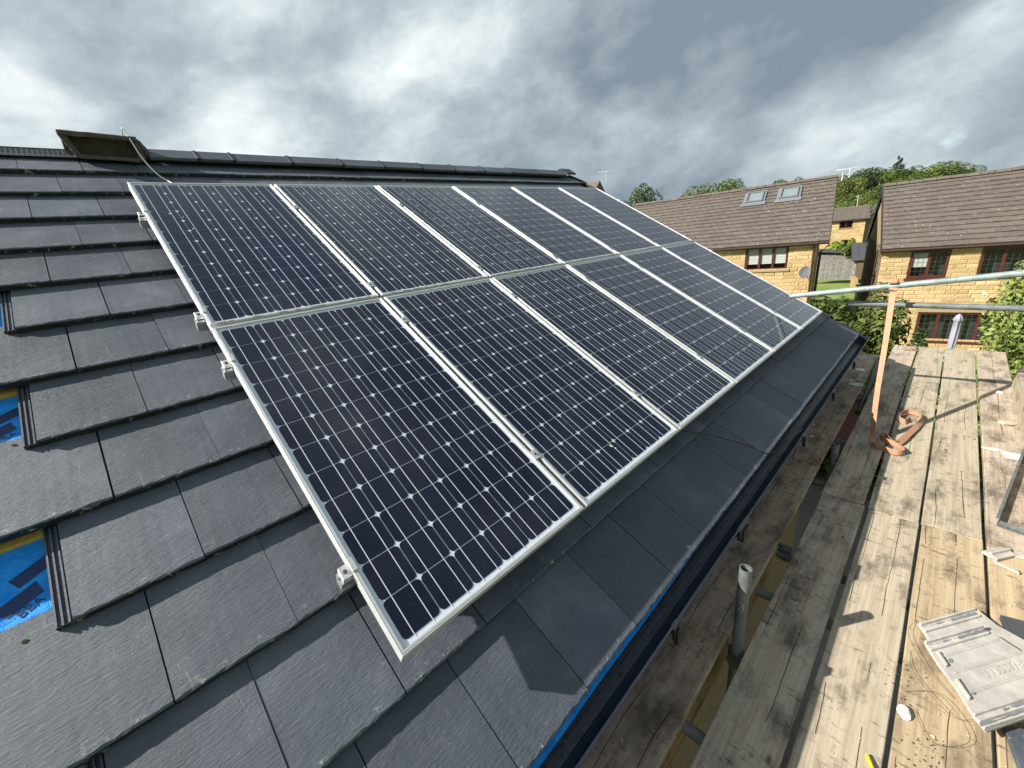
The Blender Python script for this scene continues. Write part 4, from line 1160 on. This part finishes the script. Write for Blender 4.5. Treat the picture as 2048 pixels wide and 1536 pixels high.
def neighbour(name, label, origin, rot, x0, x1, half, zeave, zridge, zground, wins, roofmat, tile_from, tile_to, tw, gauge, th, over=(.12, .12), stone=None, side='L', side_stone=None):
    """front wall is local y = 0, the house runs back to y = 2*half"""
    stone = stone or M['stone']
    e = empty(name, (origin[0], origin[1], 0), (0, 0, rot)); tag(e, label, 'house', None)
    mb = MB(); ze = zeave + .05
    # inner walls stand 6 mm behind the block faces; openings left for the windows
    holes = [(w_[0] - x0, w_[1] - x0, w_[2] - zground, w_[3] - zground) for w_ in wins]
    zs = sorted({0, ze - zground} | {h_[2] for h_ in holes} | {h_[3] for h_ in holes}); xs = sorted({0, x1 - x0} | {h_[0] for h_ in holes} | {h_[1] for h_ in holes})
    for i in range(len(xs) - 1):
        for j in range(len(zs) - 1):
            cx, cz = (xs[i] + xs[i + 1]) / 2, (zs[j] + zs[j + 1]) / 2
            if any(h_[0] < cx < h_[1] and h_[2] < cz < h_[3] for h_ in holes): continue
            mb.bb((x0 + xs[i], .006, zground + zs[j]), (x0 + xs[i + 1], .25, zground + zs[j + 1]))
    for xx in (x0, x1 - .2):
        MM = Matrix(((0, 0, 1, 0), (1, 0, 0, 0), (0, 1, 0, 0), (0, 0, 0, 1)))
        mb.prism([(.25, zground), (2 * half, zground), (2 * half, ze), (half, zridge - .12), (.25, ze + .08)], xx, xx + .2, MM)
    mb.bb((x0 + .2, 2 * half - .25, zground), (x1 - .2, 2 * half, ze))
    mb.build('wall', M['mortar'], e)
    stone_wall('stone_blocks', e, Matrix.Translation((x0, .005, zground)), x1 - x0, ze - zground, holes, stone, seed=len(label))
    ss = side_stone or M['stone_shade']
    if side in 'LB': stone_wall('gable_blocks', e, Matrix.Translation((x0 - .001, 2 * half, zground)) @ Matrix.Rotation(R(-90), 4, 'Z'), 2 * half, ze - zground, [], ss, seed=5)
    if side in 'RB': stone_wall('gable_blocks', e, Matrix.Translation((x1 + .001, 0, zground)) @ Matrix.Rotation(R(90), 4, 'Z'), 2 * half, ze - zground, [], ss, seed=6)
    # roof planes
    pit = math.atan2(zridge - zeave, half + .25); Ls = math.hypot(zridge - zeave, half + .25)
    rf = empty('roof', (0, -.25, zeave), (pit, 0, 0), e)
    mb = MB(); mb.bb((x0 - over[0], .02, -.12), (x1 + over[1], Ls, -.075)); mb.build('roof_deck', M['roof_dark'], rf)
    tm = wedge_tile(tw - .006, gauge, th, roofmat); n = int(round(Ls / gauge)); g = Ls / n
    hid = MB(); i0 = int(round((x1 + over[1] - x0 + over[0]) / tw)); cnt = 0
    for r_ in range(n):
        for c_ in range(-1, i0 + 1):
            xx = x0 - over[0] + c_ * tw + (tw / 2 if r_ % 2 else 0); ww = tw
            lo, hi = max(xx, x0 - over[0]), min(xx + tw, x1 + over[1])
            if hi - lo < .03: continue
            jz = rnd.uniform(-.006, .006)
            if tile_from <= lo and hi <= tile_to and hi - lo > tw * .95 and cnt < 300:
                inst('roof_tile', tm, rf, (lo, r_ * g, jz), (rnd.uniform(-.006, .006), rnd.uniform(-.012, .012), 0)); cnt += 1
            else:
                L = gauge * 1.15; ww = hi - lo - .006
                hid.add([(lo, r_ * g, jz), (lo + ww, r_ * g, jz), (lo + ww, r_ * g + L, jz - th * 1.05), (lo, r_ * g + L, jz - th * 1.05), (lo, r_ * g, jz - th), (lo + ww, r_ * g, jz - th)], [(0, 1, 2, 3), (0, 4, 5, 1)])
    o = hid.build('roof_tiles', roofmat, rf, fix=False); tag(o, kind='stuff')
    # back slope
    rb = empty('back_roof', (0, 2 * half + .25, zeave), (-pit, 0, 0), e)
    mb = MB(); mb.bb((x0 - over[0], -Ls, -.12), (x1 + over[1], 0, -.02)); mb.build('roof_deck', roofmat, rb)
    mb = MB()
    for xa in (x0 - over[0] - .03, x1 + over[1]):
        mb.bb((xa, -Ls, -.42), (xa + .03, 0, -.01)); mb.bb((xa + (.03 if xa < x0 else -.25), -Ls, -.16), (xa + (.28 if xa < x0 else 0), 0, -.122))
    mb.build('barge_board', M['black_plastic'], rb)
    # ridge tiles
    xx = x0 - over[0]; 
    while xx < x1 + over[1] - .1:
        mb = MB(); nseg = 8; hgt = rnd.uniform(-.008, .008)
        prof = [(half + .14 * math.cos(math.pi * i / nseg), zridge - .05 + hgt + .12 * math.sin(math.pi * i / nseg)) for i in range(nseg + 1)]
        mb.sweepx(prof, xx + .006, min(xx + .44, x1 + over[1]), True); mb.build('ridge_tile', roofmat, e); xx += .45
    # lichen spots on the tiles
    mb = MB()
    for i in range(110 if roofmat is M['roof_brown'] else 0):
        lx = rnd.uniform(x0, x1); ly = rnd.random(); ly = ly * Ls
        if rnd.random() < .5: lx = x1 - abs(rnd.gauss(0, 1.3)) if side == 'R' else x0 + abs(rnd.gauss(0, 2.5))
        if not (x0 < lx < x1): continue
        row = int(ly / g); fy = ly - row * g
        s_ = rnd.uniform(.012, .042); pts = [(s_ * rnd.uniform(.5, 1) * math.cos(a_ * 1.05), s_ * rnd.uniform(.4, .9) * math.sin(a_ * 1.05)) for a_ in range(6)]
        mb.prism(pts, 0, .006, Matrix.Translation((lx, ly, .008 - th * fy / g)))
    if mb.v: o = mb.build('lichen_patches', M['lichen'], rf, fix=False); tag(o, kind='stuff')
    # eaves
    mb = MB(); mb.bb((x0 - over[0], -.22, zeave - .17), (x1 + over[1], -.195, zeave - .05)); mb.bb((x0 - over[0], -.195, zeave - .17), (x1 + over[1], .0, zeave - .15)); mb.build('fascia', M['fascia'], e)
    mb = MB(); pr = [(-.29 + .06 * math.cos(math.pi * i / 8), zeave - .07 - .06 * math.sin(math.pi * i / 8)) for i in range(9)]
    mb.sweepx(pr, x0 - over[0], x1 + over[1]); mb.build('gutter', simple('brown_gutter', (.10, .065, .06), .45), e)
    # barge boards
    for xx, s_ in ((x0 - over[0] - .02, 1), (x1 + over[1] - .01, -1)):
        mb = MB(); mb.bb((xx, .0, -.30), (xx + .03, Ls, -.03)); o = mb.build('barge_board', simple('barge_board_paint', (.035, .028, .026), .6), e, loc=(0, -.25, zeave), rot=(pit, 0, 0))
    return e, rf, pit, Ls


B0 = (23.65, 1.25)
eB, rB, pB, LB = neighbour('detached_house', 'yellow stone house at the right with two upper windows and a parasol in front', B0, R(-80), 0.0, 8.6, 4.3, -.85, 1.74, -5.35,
                           [(.90, 2.07, -2.14, -1.04), (2.90, 4.15, -2.14, -1.04), (1.52, 3.95, -4.76, -3.55), (5.4, 7.2, -4.76, -3.55)], M['roof_brown'], -.2, 6.6, .36, .345, .045, (.06, .12), side='L', side_stone=mat_stone('shaded_side_stone', (.11, .08, .05), (.19, .145, .09)))  # the side gable's shade is put into this darker stone colour
window(eB, .90, 2.07, -2.14, -1.04, 2, leaded=True, blind=[.38, 1], sill=2)
window(eB, 2.90, 4.15, -2.14, -1.04, 2, leaded=True, sill=2)
window(eB, 1.52, 3.95, -4.76, -3.55, 4, leaded=True, sill=2)
window(eB, 5.4, 7.2, -4.76, -3.55, 3, leaded=True, sill=2)
mb = MB(); mb.bb((1.45, -.03, -3.55), (4.02, .004, -3.42)); mb.build('lintel', M['mortar'], eB)
mb = MB(); mb.tube([(-.10, .9, -1.0), (-.10, .9, -2.6), (-.10, .9, -5.3)], .035, 8); mb.build('drainpipe', M['fascia'], eB)
mb = MB(); mb.tube([(3.35, -.02, -3.15), (3.2, -.30, -2.75)], .012, 6); mb.box((3.18, -.33, -2.73), (.10, .08, .06)); mb.build('wall_bracket', M['white'], eB)
A0 = (22.65, 3.40)
eA, rA, pA, LA = neighbour('detached_house', 'yellow stone house behind the panels with two roof windows', A0, R(-80), -9.75, 0.0, 4.5, -.30, 2.44, -5.35,
                           [(-2.78, -1.04, -1.50, -.42), (-7.5, -5.6, -1.50, -.42), (-3.2, -1.0, -4.6, -3.3)], M['roof_brown'], -5.6, .4, .34, .335, .045, (.1, .40), side='R')
window(eA, -2.78, -1.04, -1.50, -.42, 3, blind=[.22, .22, .22], sill=1)
window(eA, -7.5, -5.6, -1.50, -.42, 3, blind=[.22, .5, .22], sill=1)
window(eA, -3.2, -1.0, -4.6, -3.3, 3, sill=1)
mb = MB(); mb.tube([(.40, .25, -.55), (.12, .25, -.85), (.10, .25, -5.3)], .035, 8); mb.tube([(-.12, -.06, -.5), (-.06, -.08, -5.3)], .034, 8); mb.tube([(.15, 1.4, -.85), (.15, 1.4, -5.3)], .035, 8); mb.build('drainpipe', M['fascia'], eA)
# roof windows on A
Si = Matrix.Rotation(R(-80), 4, 'Z').inverted()


def rooflight(wx, wy, wz):
    p = Si @ Vector((wx - A0[0], wy - A0[1], 0)); s_ = (wz + .30) / math.sin(pA)
    e = empty('roof_window', (p.x, s_, .0), parent=rA)
    mb = MB(); w, h = .78, .98; mb.bb((-w / 2, -h / 2, .0), (w / 2, -h / 2 + .07, .10)); mb.bb((-w / 2, h / 2 - .07, .0), (w / 2, h / 2, .10)); mb.bb((-w / 2, -h / 2 + .07, 0), (-w / 2 + .07, h / 2 - .07, .10)); mb.bb((w / 2 - .07, -h / 2 + .07, 0), (w / 2, h / 2 - .07, .10)); mb.build('frame', M['lead'], e)
    mb = MB(); mb.add([(-w / 2 + .07, -h / 2 + .07, .055), (w / 2 - .07, -h / 2 + .07, .055), (w / 2 - .07, h / 2 - .07, .055), (-w / 2 + .07, h / 2 - .07, .055)], [(0, 1, 2, 3)]); mb.build('pane', M['glass'], e, fix=False)
    mb = MB(); mb.bb((-w / 2 + .07, -h / 2 + .07, .02), (w / 2 - .07, h / 2 - .07, .03)); mb.build('blind', simple('grey_blackout_blind', (.22, .25, .27), .6), e)
    mb = MB(); mb.bb((-w / 2 - .18, -h / 2 - .30, .016), (w / 2 + .18, -h / 2, .030)); mb.bb((-w / 2 - .12, -h / 2, .016), (-w / 2, h / 2 + .1, .04)); mb.bb((w / 2, -h / 2, .016), (w / 2 + .12, h / 2 + .1, .04)); mb.build('flashing', M['lead'], e)


rooflight(25.28, 6.94, 1.90)
rooflight(25.54, 5.44, 1.90)


def aerial(name, parent, pos, h, n, ln, ang, label=None, mat=None):
    mat = mat or M['alu']
    o = empty(name, pos, (0, 0, ang), parent)
    mb = MB(); mb.tube([(0, 0, 0), (0, 0, h)], .02, 6); mb.build('mast', mat, o)
    mb = MB(); mb.tube([(-ln * .3, 0, h * .92), (ln * .7, 0, h * .97)], .012, 5)
    for i in range(n):
        x = -ln * .3 + ln * i / (n - 1); mb.tube([(x, -.22, h * .93), (x, .22, h * .93)], .007, 4)
    mb.build('elements', mat, o)
    return o


aA = aerial('tv_aerial', None, (27.2, 3.35, 2.3), .42, 9, .75, R(120), mat=M['white']); tag(aA, 'white TV aerial on the right end of the roof behind the panels', 'aerial')
aB = aerial('tv_aerial', None, (27.1, 3.6, 2.2), .36, 7, .7, R(60), mat=M['white']); tag(aB, 'lower white aerial array on the same roof end', 'aerial')
# satellite dish on A
e = empty('satellite_dish', (22.05, 3.62, -1.60), (0, 0, R(212))); tag(e, 'grey satellite dish on the corner of the stone house behind the panels', 'satellite dish')
mb = MB(); vs = []; fs = []; NR, NS = 5, 18
for i in range(NR + 1):
    r_ = .27 * i / NR
    for j in range(NS): a_ = 2 * math.pi * j / NS; vs.append((-.0 - .35 * (.0729 - r_ * r_), r_ * math.cos(a_) * .85, r_ * math.sin(a_)))
for i in range(NR):
    for j in range(NS): k_ = (j + 1) % NS; fs.append((i * NS + j, i * NS + k_, (i + 1) * NS + k_, (i + 1) * NS + j))
mb.add(vs, fs, True); mb.build('dish', simple('dish_grey', (.22, .23, .24), .5), e, fix=False)
mb = MB(); mb.tube([(0, 0, -.2), (-.28, 0, -.16), (-.34, 0, -.04)], .012, 6); mb.tube([(0, 0, -.1), (.45, -.1, -.12)], .02, 6); mb.build('arm', M['galv'], e)

# far houses
eC, rC, pC, LC = neighbour('detached_house', 'small stone house far off between the two nearer roofs', (59.1, 8.2), R(-80), -3.0, 2.0, 3.4, -.42, .80, -5.35, [(-.2, .95, -1.30, -.55), (.2, 1.4, -3.6, -2.5)], M['roof_brown'], 99, 99, .34, .30, .03, (.1, .3), side='R', stone=M['stone'])
window(eC, -.2, .95, -1.30, -.55, 2); window(eC, .2, 1.4, -3.6, -2.5, 2)
eC2 = empty('gabled_house', (60.2, 5.3, -5.35), (0, 0, R(10))); tag(eC2, 'rendered gable end beside the small far stone house', 'house')
MM = Matrix(((0, 0, 1, 0), (1, 0, 0, 0), (0, 1, 0, 0), (0, 0, 0, 1)))
mb = MB(); mb.prism([(-2.2, 0), (1.3, 0), (1.3, 4.6), (-.1, 6.0), (-2.2, 4.2)], 0, 7, MM); mb.build('wall', M['render_wall'], eC2)
mb = MB()
for (a, b) in (((1.75, 4.25), (-.1, 6.15)), ((-.1, 6.15), (-2.6, 4.1))):
    mb.prism([a, b, (b[0], b[1] - .16), (a[0], a[1] - .16)], -.2, 7, MM)
mb.build('roof', M['roof_dark'], eC2)
mb = MB(); mb.bb((-.02, -.3, 1.6), (.0 - .0005 + .0, .1, 2.9)); mb.build('window', M['dark_room'], eC2)
e = aerial('tv_aerial', None, (59.4, 7.2, .8), 1.1, 5, .6, R(40), mat=M['white']); tag(e, 'small pale aerial on the far stone house', 'aerial')
# far left gable peeping over the solar panels
eD = empty('gabled_house', (24.6, 16.0, -5.35), (0, 0, R(100))); tag(eD, 'brown tiled gable just peeping out past the end of the black ridge', 'house')
mb = MB(); mb.prism([(-3.8, 0), (3.8, 0), (3.8, 6.3), (0, 9.3), (-3.8, 6.3)], .2, 9, MM); mb.build('wall', M['stone_shade'], eD)
mb = MB()
mb.prism([(4.2, 6.15), (0, 9.55), (0, 9.35), (4.2, 5.95)], .0, 9.2, MM); mb.prism([(-4.2, 6.15), (0, 9.55), (0, 9.35), (-4.2, 5.95)], -.0, 9.2, MM); mb.build('roof', M['roof_brown'], eD)
mb = MB(); mb.prism([(4.2, 5.98), (0, 9.38), (0, 9.05), (4.2, 5.65)], -.03, .0, MM); mb.prism([(-4.2, 5.98), (0, 9.38), (0, 9.05), (-4.2, 5.65)], -.03, .0, MM); mb.build('barge_board', M['roof_dark'], eD)
e = aerial('tv_aerial', None, (24.95, 15.75, 4.0), .75, 4, .8, R(100)); tag(e, 'thin TV aerial beside the brown gable past the black ridge', 'aerial')
# stone house on the hill, and a pale cottage in the trees
for (nm, lab, x, y, z, s_, mat, rm) in (('stone_house', 'grey stone gable on the skyline at the far right', 121, -7.7, 1.2, .62, M['stone_shade'], M['roof_brown']), ('cottage', 'pale cottage half hidden among the hillside trees', 138.6, 16.2, 1.6, .75, M['white'], M['lead'])):
    e = empty(nm, (x, y, z), (0, 0, R(35)), None); e.scale = (s_, s_, s_); tag(e, lab, 'house')
    mb = MB(); mb.prism([(-3.5, 0), (3.5, 0), (3.5, 2.9), (0, 5.2), (-3.5, 2.9)], -4, 4, MM); mb.build('wall', mat, e)
    mb = MB(); mb.prism([(3.9, 2.7), (0, 5.4), (0, 5.2), (3.9, 2.5)], -4.2, 4.2, MM); mb.prism([(-3.9, 2.7), (0, 5.4), (0, 5.2), (-3.9, 2.5)], -4.2, 4.2, MM); mb.build('roof', rm, e)
    mb = MB(); mb.bb((-2.5, -.35, 4.9), (-1.9, .35, 6.1)); mb.build('chimney', mat, e)

# gardens between the houses
e = empty('board_fence', (45.3, 5.5, -5.0), (0, 0, R(100))); tag(e, 'grey timber fence across the end of the lawn', 'fence')
for i in range(34):
    mb = MB(); x = -2.6 + i * .15; mb.bb((x, 0, 0), (x + .14, .02, 1.70 + rnd.uniform(-.01, .01))); mb.build('fence_board', M['fence'], e)
mb = MB(); mb.bb((-2.62, -.07, .4), (2.5, -.002, .5)); mb.bb((-2.62, -.07, 1.3), (2.5, -.002, 1.4)); mb.build('fence_rail', M['fence'], e)
mb = MB(); mb.box((0, 0, .35), (2.2, .25, .75)); o = mb.build('garden_wall', M['stone'], loc=(40.4, 4.05, -4.95), rot=(0, 0, R(12))); tag(o, 'low sandy wall beside the lawn', 'wall')
mb = MB(); mb.box((0, 0, .7), (.75, .7, 1.1)); mb.box((.0, 0, 1.28), (.85, .8, .08)); o = mb.build('wheelie_bin', M['black_plastic'], loc=(34.2, 2.75, -5.2), rot=(0, 0, .3), bevel=.03); tag(o, 'dark bin at the corner of the lawn by the right-hand house', 'bin')
e = empty('garage', (45.6, 3.1, -5.0), (0, 0, R(-80))); tag(e, 'low garage with dark sheet roof behind the fence', 'garage')
mb = MB(); mb.bb((-1.6, 0, 0), (2.5, 4, 1.75)); mb.build('wall', simple('dark_garage_wall', (.10, .075, .05), .9), e)
for i in range(9):
    mb = MB(); mb.box((-1.75 + i * .5, 2, 2.15), (.47, 4.6, .05), Matrix.Rotation(R(14), 4, 'X')); mb.build('roof_sheet', M['roof_dark'], e)
e = empty('shed', (49.0, 6.9, -5.0), (0, 0, R(-80))); tag(e, 'shed with flat dark roof behind the timber fence', 'shed')
mb = MB(); mb.bb((-1.5, 0, 0), (1.8, 2.5, 1.9)); mb.build('wall', M['fence'], e)
mb = MB(); mb.box((.1, 1.2, 2.05), (3.7, 3.0, .12), Matrix.Rotation(R(6), 4, 'Y')); mb.build('roof', M['roof_dark'], e)
# parasol
e = empty('closed_parasol', (20.75, -1.36, -5.35)); e.scale = (.8, .8, 1); tag(e, 'closed pale lilac parasol in front of the lower windows', 'parasol')
mb = MB(); mb.tube([(0, 0, 0), (0, 0, 2.35)], .022, 8); mb.build('pole', M['galv'], e)
mb = MB(); vs = []; fs = []; NS = 24; zs = [(2.38, .02), (2.30, .11), (2.16, .155), (2.13, .11), (1.8, .12), (1.45, .13), (1.2, .12), (1.12, .10), (.85, .17), (.52, .21)]
for i, (z, r_) in enumerate(zs):
    for j in range(NS):
        a_ = 2 * math.pi * j / NS; rr_ = r_ * (1 + .28 * math.sin(a_ * 6 + i * .25) * (i > 1)); vs.append((rr_ * math.cos(a_), rr_ * math.sin(a_), z))
for i in range(len(zs) - 1):
    for j in range(NS): k_ = (j + 1) % NS; fs.append((i * NS + j, i * NS + k_, (i + 1) * NS + k_, (i + 1) * NS + j))
mb.add(vs, fs, True); mb.build('canopy', M['parasol'], e, fix=False)
mb = MB(); mb.tube([(0, 0, 0), (0, 0, .1)], .28, 16); mb.build('base', M['galv_dark'], e)

# ------------------------------------------------------------------ foliage
def leaves(n, blobs, size, seed, mat, name='crown', aspect=.5, surf=.78, droop=.2, fold=True):
    """n leaf faces spread through the outer part of a set of lobes (centre, radii)"""
    g = np.random.default_rng(seed)
    vol = np.array([b[1][0] * b[1][1] + b[1][1] * b[1][2] + b[1][0] * b[1][2] for b in blobs]); bi = g.choice(len(blobs), n, p=vol / vol.sum())
    C = np.array([b[0] for b in blobs])[bi]; Rr = np.array([b[1] for b in blobs])[bi]
    d = g.normal(size=(n, 3)); d /= np.linalg.norm(d, axis=1)[:, None]
    rad = surf + (1.06 - surf) * g.random(n) ** .7
    clump = g.integers(0, max(6, n // 90), n); co = g.normal(size=(max(6, n // 90), 3))
    d = d + co[clump] * .0
    P = C + d * Rr * rad[:, None]
    nrm = d + g.normal(size=(n, 3)) * .55 + np.array([0, 0, .35]); nrm /= np.linalg.norm(nrm, axis=1)[:, None]
    t = np.cross(nrm, g.normal(size=(n, 3))); t[:, 2] -= droop; t -= nrm * (t * nrm).sum(1)[:, None]; t /= np.linalg.norm(t, axis=1)[:, None]
    b = np.cross(nrm, t); s = size * (.6 + .8 * g.random(n))[:, None]
    v = np.empty((n, 4, 3)); v[:, 0] = P - t * s; v[:, 1] = P + b * s * aspect + nrm * s * .15; v[:, 2] = P + t * s; v[:, 3] = P - b * s * aspect + nrm * s * .15
    me = bpy.data.meshes.new(name); me.vertices.add(n * 4); me.vertices.foreach_set('co', v.ravel())
    me.loops.add(n * 4); me.loops.foreach_set('vertex_index', np.arange(n * 4, dtype=np.int32)); me.polygons.add(n)
    me.polygons.foreach_set('loop_start', np.arange(0, n * 4, 4, dtype=np.int32)); me.polygons.foreach_set('loop_total', np.full(n, 4, dtype=np.int32)); me.update(calc_edges=True)
    tone = np.clip(g.random(n) * .5 + g.random(len(blobs))[bi] * .45, 0, 1)
    at = me.attributes.new('tone', 'FLOAT', 'POINT'); at.data.foreach_set('value', np.repeat(tone, 4).astype(np.float32)); me.materials.append(mat)
    return me


def lobes(rr, w, d, h, n, r0=.28, base=.25):
    out = []
    for i in range(n):
        a = rr.uniform(0, 2 * math.pi); q = math.sqrt(rr.random()) * .68; z = rr.uniform(base, .84)
        prof = math.sqrt(max(.05, 1 - ((z - .5) / .56) ** 2)); s = rr.uniform(.7, 1.25) * r0
        out.append(((w * q * prof * math.cos(a), d * q * prof * math.sin(a), h * z), (w * s, d * s, h * s * .62)))
    return out


def trunk_mesh(h, r, rr, limbs=5):
    mb = MB(); mb.tube([(0, 0, 0), (rr.uniform(-.1, .1), rr.uniform(-.1, .1), h * .45), (rr.uniform(-.2, .2), rr.uniform(-.2, .2), h * .8)], [r, r * .7, r * .25], 8)
    for i in range(limbs):
        a = rr.uniform(0, 6.3); z = h * rr.uniform(.25, .55); l = h * rr.uniform(.2, .36)
        mb.tube([(0, 0, z), (l * .5 * math.cos(a), l * .5 * math.sin(a), z + l * .4), (l * math.cos(a), l * math.sin(a), z + l * .9)], [r * .4, r * .25, r * .1], 5)
    return mb.mesh('trunk', M['bark'])


# broadleaf trees, 1 m high prototypes scaled up
TREES = []
for s_ in range(5):
    rr = random.Random(50 + s_)
    lb = lobes(rr, .50, .50, 1.0, 17, .33)
    TREES.append((leaves(7000, lb, .019, 100 + s_, [M['leaf_tree'], M['leaf_tree_b'], M['leaf_tree_c']][s_ % 3], surf=.84, aspect=.6), trunk_mesh(1.0, .03, rr)))
CONI = []
for s_ in range(2):
    rr = random.Random(80 + s_); lb = []
    for i in range(34):
        z = .12 + .85 * i / 34; w = .36 * (1 - z) + .02; a = rr.uniform(0, 6.3); lb.append(((w * .7 * math.cos(a), w * .7 * math.sin(a), z), (w * .7, w * .7, .035)))
    CONI.append((leaves(7000, lb, .024, 130 + s_, M['leaf_conifer'], surf=.5, aspect=.35), trunk_mesh(1.0, .02, rr, 0)))


def tree(x, y, ztop, w, label, proto=None, con=False, group=None, zb=None):
    zg = gz(x, y) if zb is None else zb; h = ztop - zg
    cr, tr = (CONI if con else TREES)[rnd.randrange(2 if con else 5) if proto is None else proto]
    e = empty('conifer' if con else 'tree', (x, y, zg), (0, 0, rnd.uniform(0, 6.28))); tag(e, label, 'tree', group)
    sx = w if con else w
    inst('crown', cr, e, (0, 0, 0), scale=(sx, sx, h)); inst('trunk', tr, e, (0, 0, 0), scale=(h * .8, h * .8, h))
    return e


tree(61.1, 32.9, 6.35, 6.2, 'round tree on the skyline just past the far end of the panels')
tree(60.3, 34.3, 5.3, 4.6, 'small tree leaning against the round skyline tree')
tree(83, 33.4, 7.3, 8.5, 'leftmost tree of the clump above the brown ridge')
tree(86, 31.2, 8.1, 9.5, 'tallest tree of the clump above the brown ridge')
tree(85, 28.0, 8.0, 8.0, 'right-hand tree of the clump above the brown ridge')
tree(84, 29.6, 7.0, 8.0, 'middle low tree of the clump above the brown ridge')
tree(106, 27.8, 7.5, 8, 'low tree just left of the roof windows on the skyline')
tree(107, 24.8, 7.9, 9, 'low tree between the two roof windows on the skyline')
tree(118, 17.4, 7.1, 8, 'tree on the skyline just right of the white aerial')
tree(128.5, 16.2, 7.7, 9, 'skyline tree left of the big rounded one')
tree(148.7, 16.4, 9.8, 15, 'big rounded tree above the gap between the houses')
tree(151, 14.0, 9.3, 13, 'second rounded tree above the gap, left of the conifer')
tree(164, 13.7, 12.6, 8.5, 'dark pointed conifer rising above all the hillside trees', con=True)
tree(149, 11.9, 8.7, 14, 'broad tree below the conifer above the brown ridge end')
tree(169, 11.0, 9.6, 7.5, 'small dark conifer right of the tall one', con=True)
tree(149.5, 8.0, 8.0, 15, 'broad tree at the left end of the right-hand ridge line')
tree(149.6, 5.7, 8.6, 15, 'tallest broad tree above the right-hand ridge')
tree(150, 3.4, 7.0, 12, 'sloping edge tree of the hillside group')
tree(159.7, .5, 7.0, 8, 'lone small tree above the right-hand ridge')
tree(160, -1.8, 5.6, 8, 'faint low tree right of the lone small one')
for i in range(46):
    d = rnd.uniform(82, 146); b = rnd.uniform(.035, .185)
    x, y = d * math.cos(b), d * math.sin(b)
    el = 1.0 + (d - 82) / 64 * 5.4
    tree(x, y, el + rnd.uniform(-.9, .7), rnd.uniform(7.0, 11), 'tree in the wooded hillside seen between the two roofs', group='trees of the hillside wood')
for i in range(26):
    a = rnd.uniform(-1.1, 1.9); d = rnd.uniform(175, 260); x, y = d * math.cos(a), d * math.sin(a)
    if .0 < a < .36: continue
    tree(x, y, gz(x, y) + rnd.uniform(2.4, 3.4), rnd.uniform(10, 16), 'distant low tree beyond the houses', group='distant trees beyond the houses')


# garden shrubs near the scaffold end
def shrub(name, x, y, zb, w, d, h, n, size, mat, label, seed, nl=30, stems=6, aspect=.45, surf=.55, extra=None, base=.06):
    rr = random.Random(seed); e = empty(name, (x, y, zb)); tag(e, label, 'shrub')
    lb = lobes(rr, w, d, h, nl, .23, base=base)
    me = leaves(n, lb, size, seed, mat, 'foliage', surf=surf, aspect=aspect); inst('foliage', me, e, (0, 0, 0))
    mb = MB()
    for i in range(stems):
        a = rr.uniform(0, 6.3); q = rr.uniform(.2, .7)
        mb.tube([(0, 0, 0), (w * q * .4 * math.cos(a), d * q * .4 * math.sin(a), h * .4), (w * q * math.cos(a), d * q * math.sin(a), h * .85)], [.05, .035, .01], 6)
    mb.build('stem', M['bark'], e, fix=False)
    if extra:
        m2, n2 = extra; me = leaves(n2, lb[:4], size * 1.1, seed + 9, m2, 'new_growth', surf=.95, aspect=aspect); inst('new_growth', me, e, (0, 0, 0))
    return e


shrub('leafy_shrub', 11.4, 1.0, -5.35, 1.3, 1.1, 4.6, 21000, .066, M['leaf_mid'], 'tall bronze-green shrub just beyond the end of the tiled roof', 11, nl=46)
shrub('leafy_shrub', 12.2, .10, -5.35, 1.1, .9, 4.55, 15000, .066, M['leaf_mid'], 'bronze-green shrub with red tips behind the orange strap', 12, nl=40, extra=(M['leaf_red'], 260))
shrub('leafy_shrub', 11.2, 2.3, -5.35, 1.1, .9, 4.5, 9000, .06, M['leaf_mid'], 'shrub peeping out beneath the last solar panel', 14, nl=30)
shrub('golden_shrub', 10.8, -.05, -5.35, .62, .5, 3.7, 8500, .034, M['leaf_lime'], 'bright yellow-green shrub to the right of the orange strap', 15, nl=24, aspect=.25)
shrub('ivy_shrub', 11.6, -.72, -5.35, .85, .6, 3.9, 11000, .042, M['leaf_dark'], 'dark glossy shrub below the corner of the lower windows', 16, nl=30)
shrub('variegated_shrub', 10.9, -2.35, -5.35, 1.6, 1.2, 5.7, 48000, .042, M['leaf_varieg'], 'large pale variegated shrub at the right edge of the photo', 17, nl=85)
shrub('variegated_shrub', 10.7, -3.6, -5.35, 1.6, 1.3, 6.4, 16000, .045, M['leaf_varieg'], 'taller part-hidden variegated shrub beyond the right edge', 18, nl=50)
shrub('leafy_shrub', 21.0, 3.3, -5.35, 1.3, .8, 2.6, 4500, .07, M['leaf_mid'], 'reddish bush at the foot of the stone house corner by the dish', 19, extra=(M['leaf_red'], 300))
shrub('round_bush', 51.2, 6.6, -5.2, 1.6, 1.5, 3.3, 5000, .10, M['leaf_lime'], 'rounded light green bush below the far stone house', 20, aspect=.6)
shrub('round_bush', 49.8, 5.6, -5.2, 1.8, 1.4, 2.9, 5000, .10, M['leaf_mid'], 'darker rounded bush in front of the light green one', 21, aspect=.6)
shrub('flowering_bush', 49.6, 4.55, -5.2, 1.3, 1.2, 2.9, 4200, .09, M['leaf_lime'], 'yellow flowering bush above the garage roof', 22, aspect=.6, extra=(mat_leaf('yellow_blossom', (.6, .42, .02), (.85, .6, .04)), 900))
shrub('tree_fern_bush', 36.5, 1.9, -5.35, 1.1, 1.0, 3.0, 2500, .08, M['leaf_dark'], 'dark bush in the shade behind the right-hand house', 23, aspect=.5)
print('tiles', ntile)
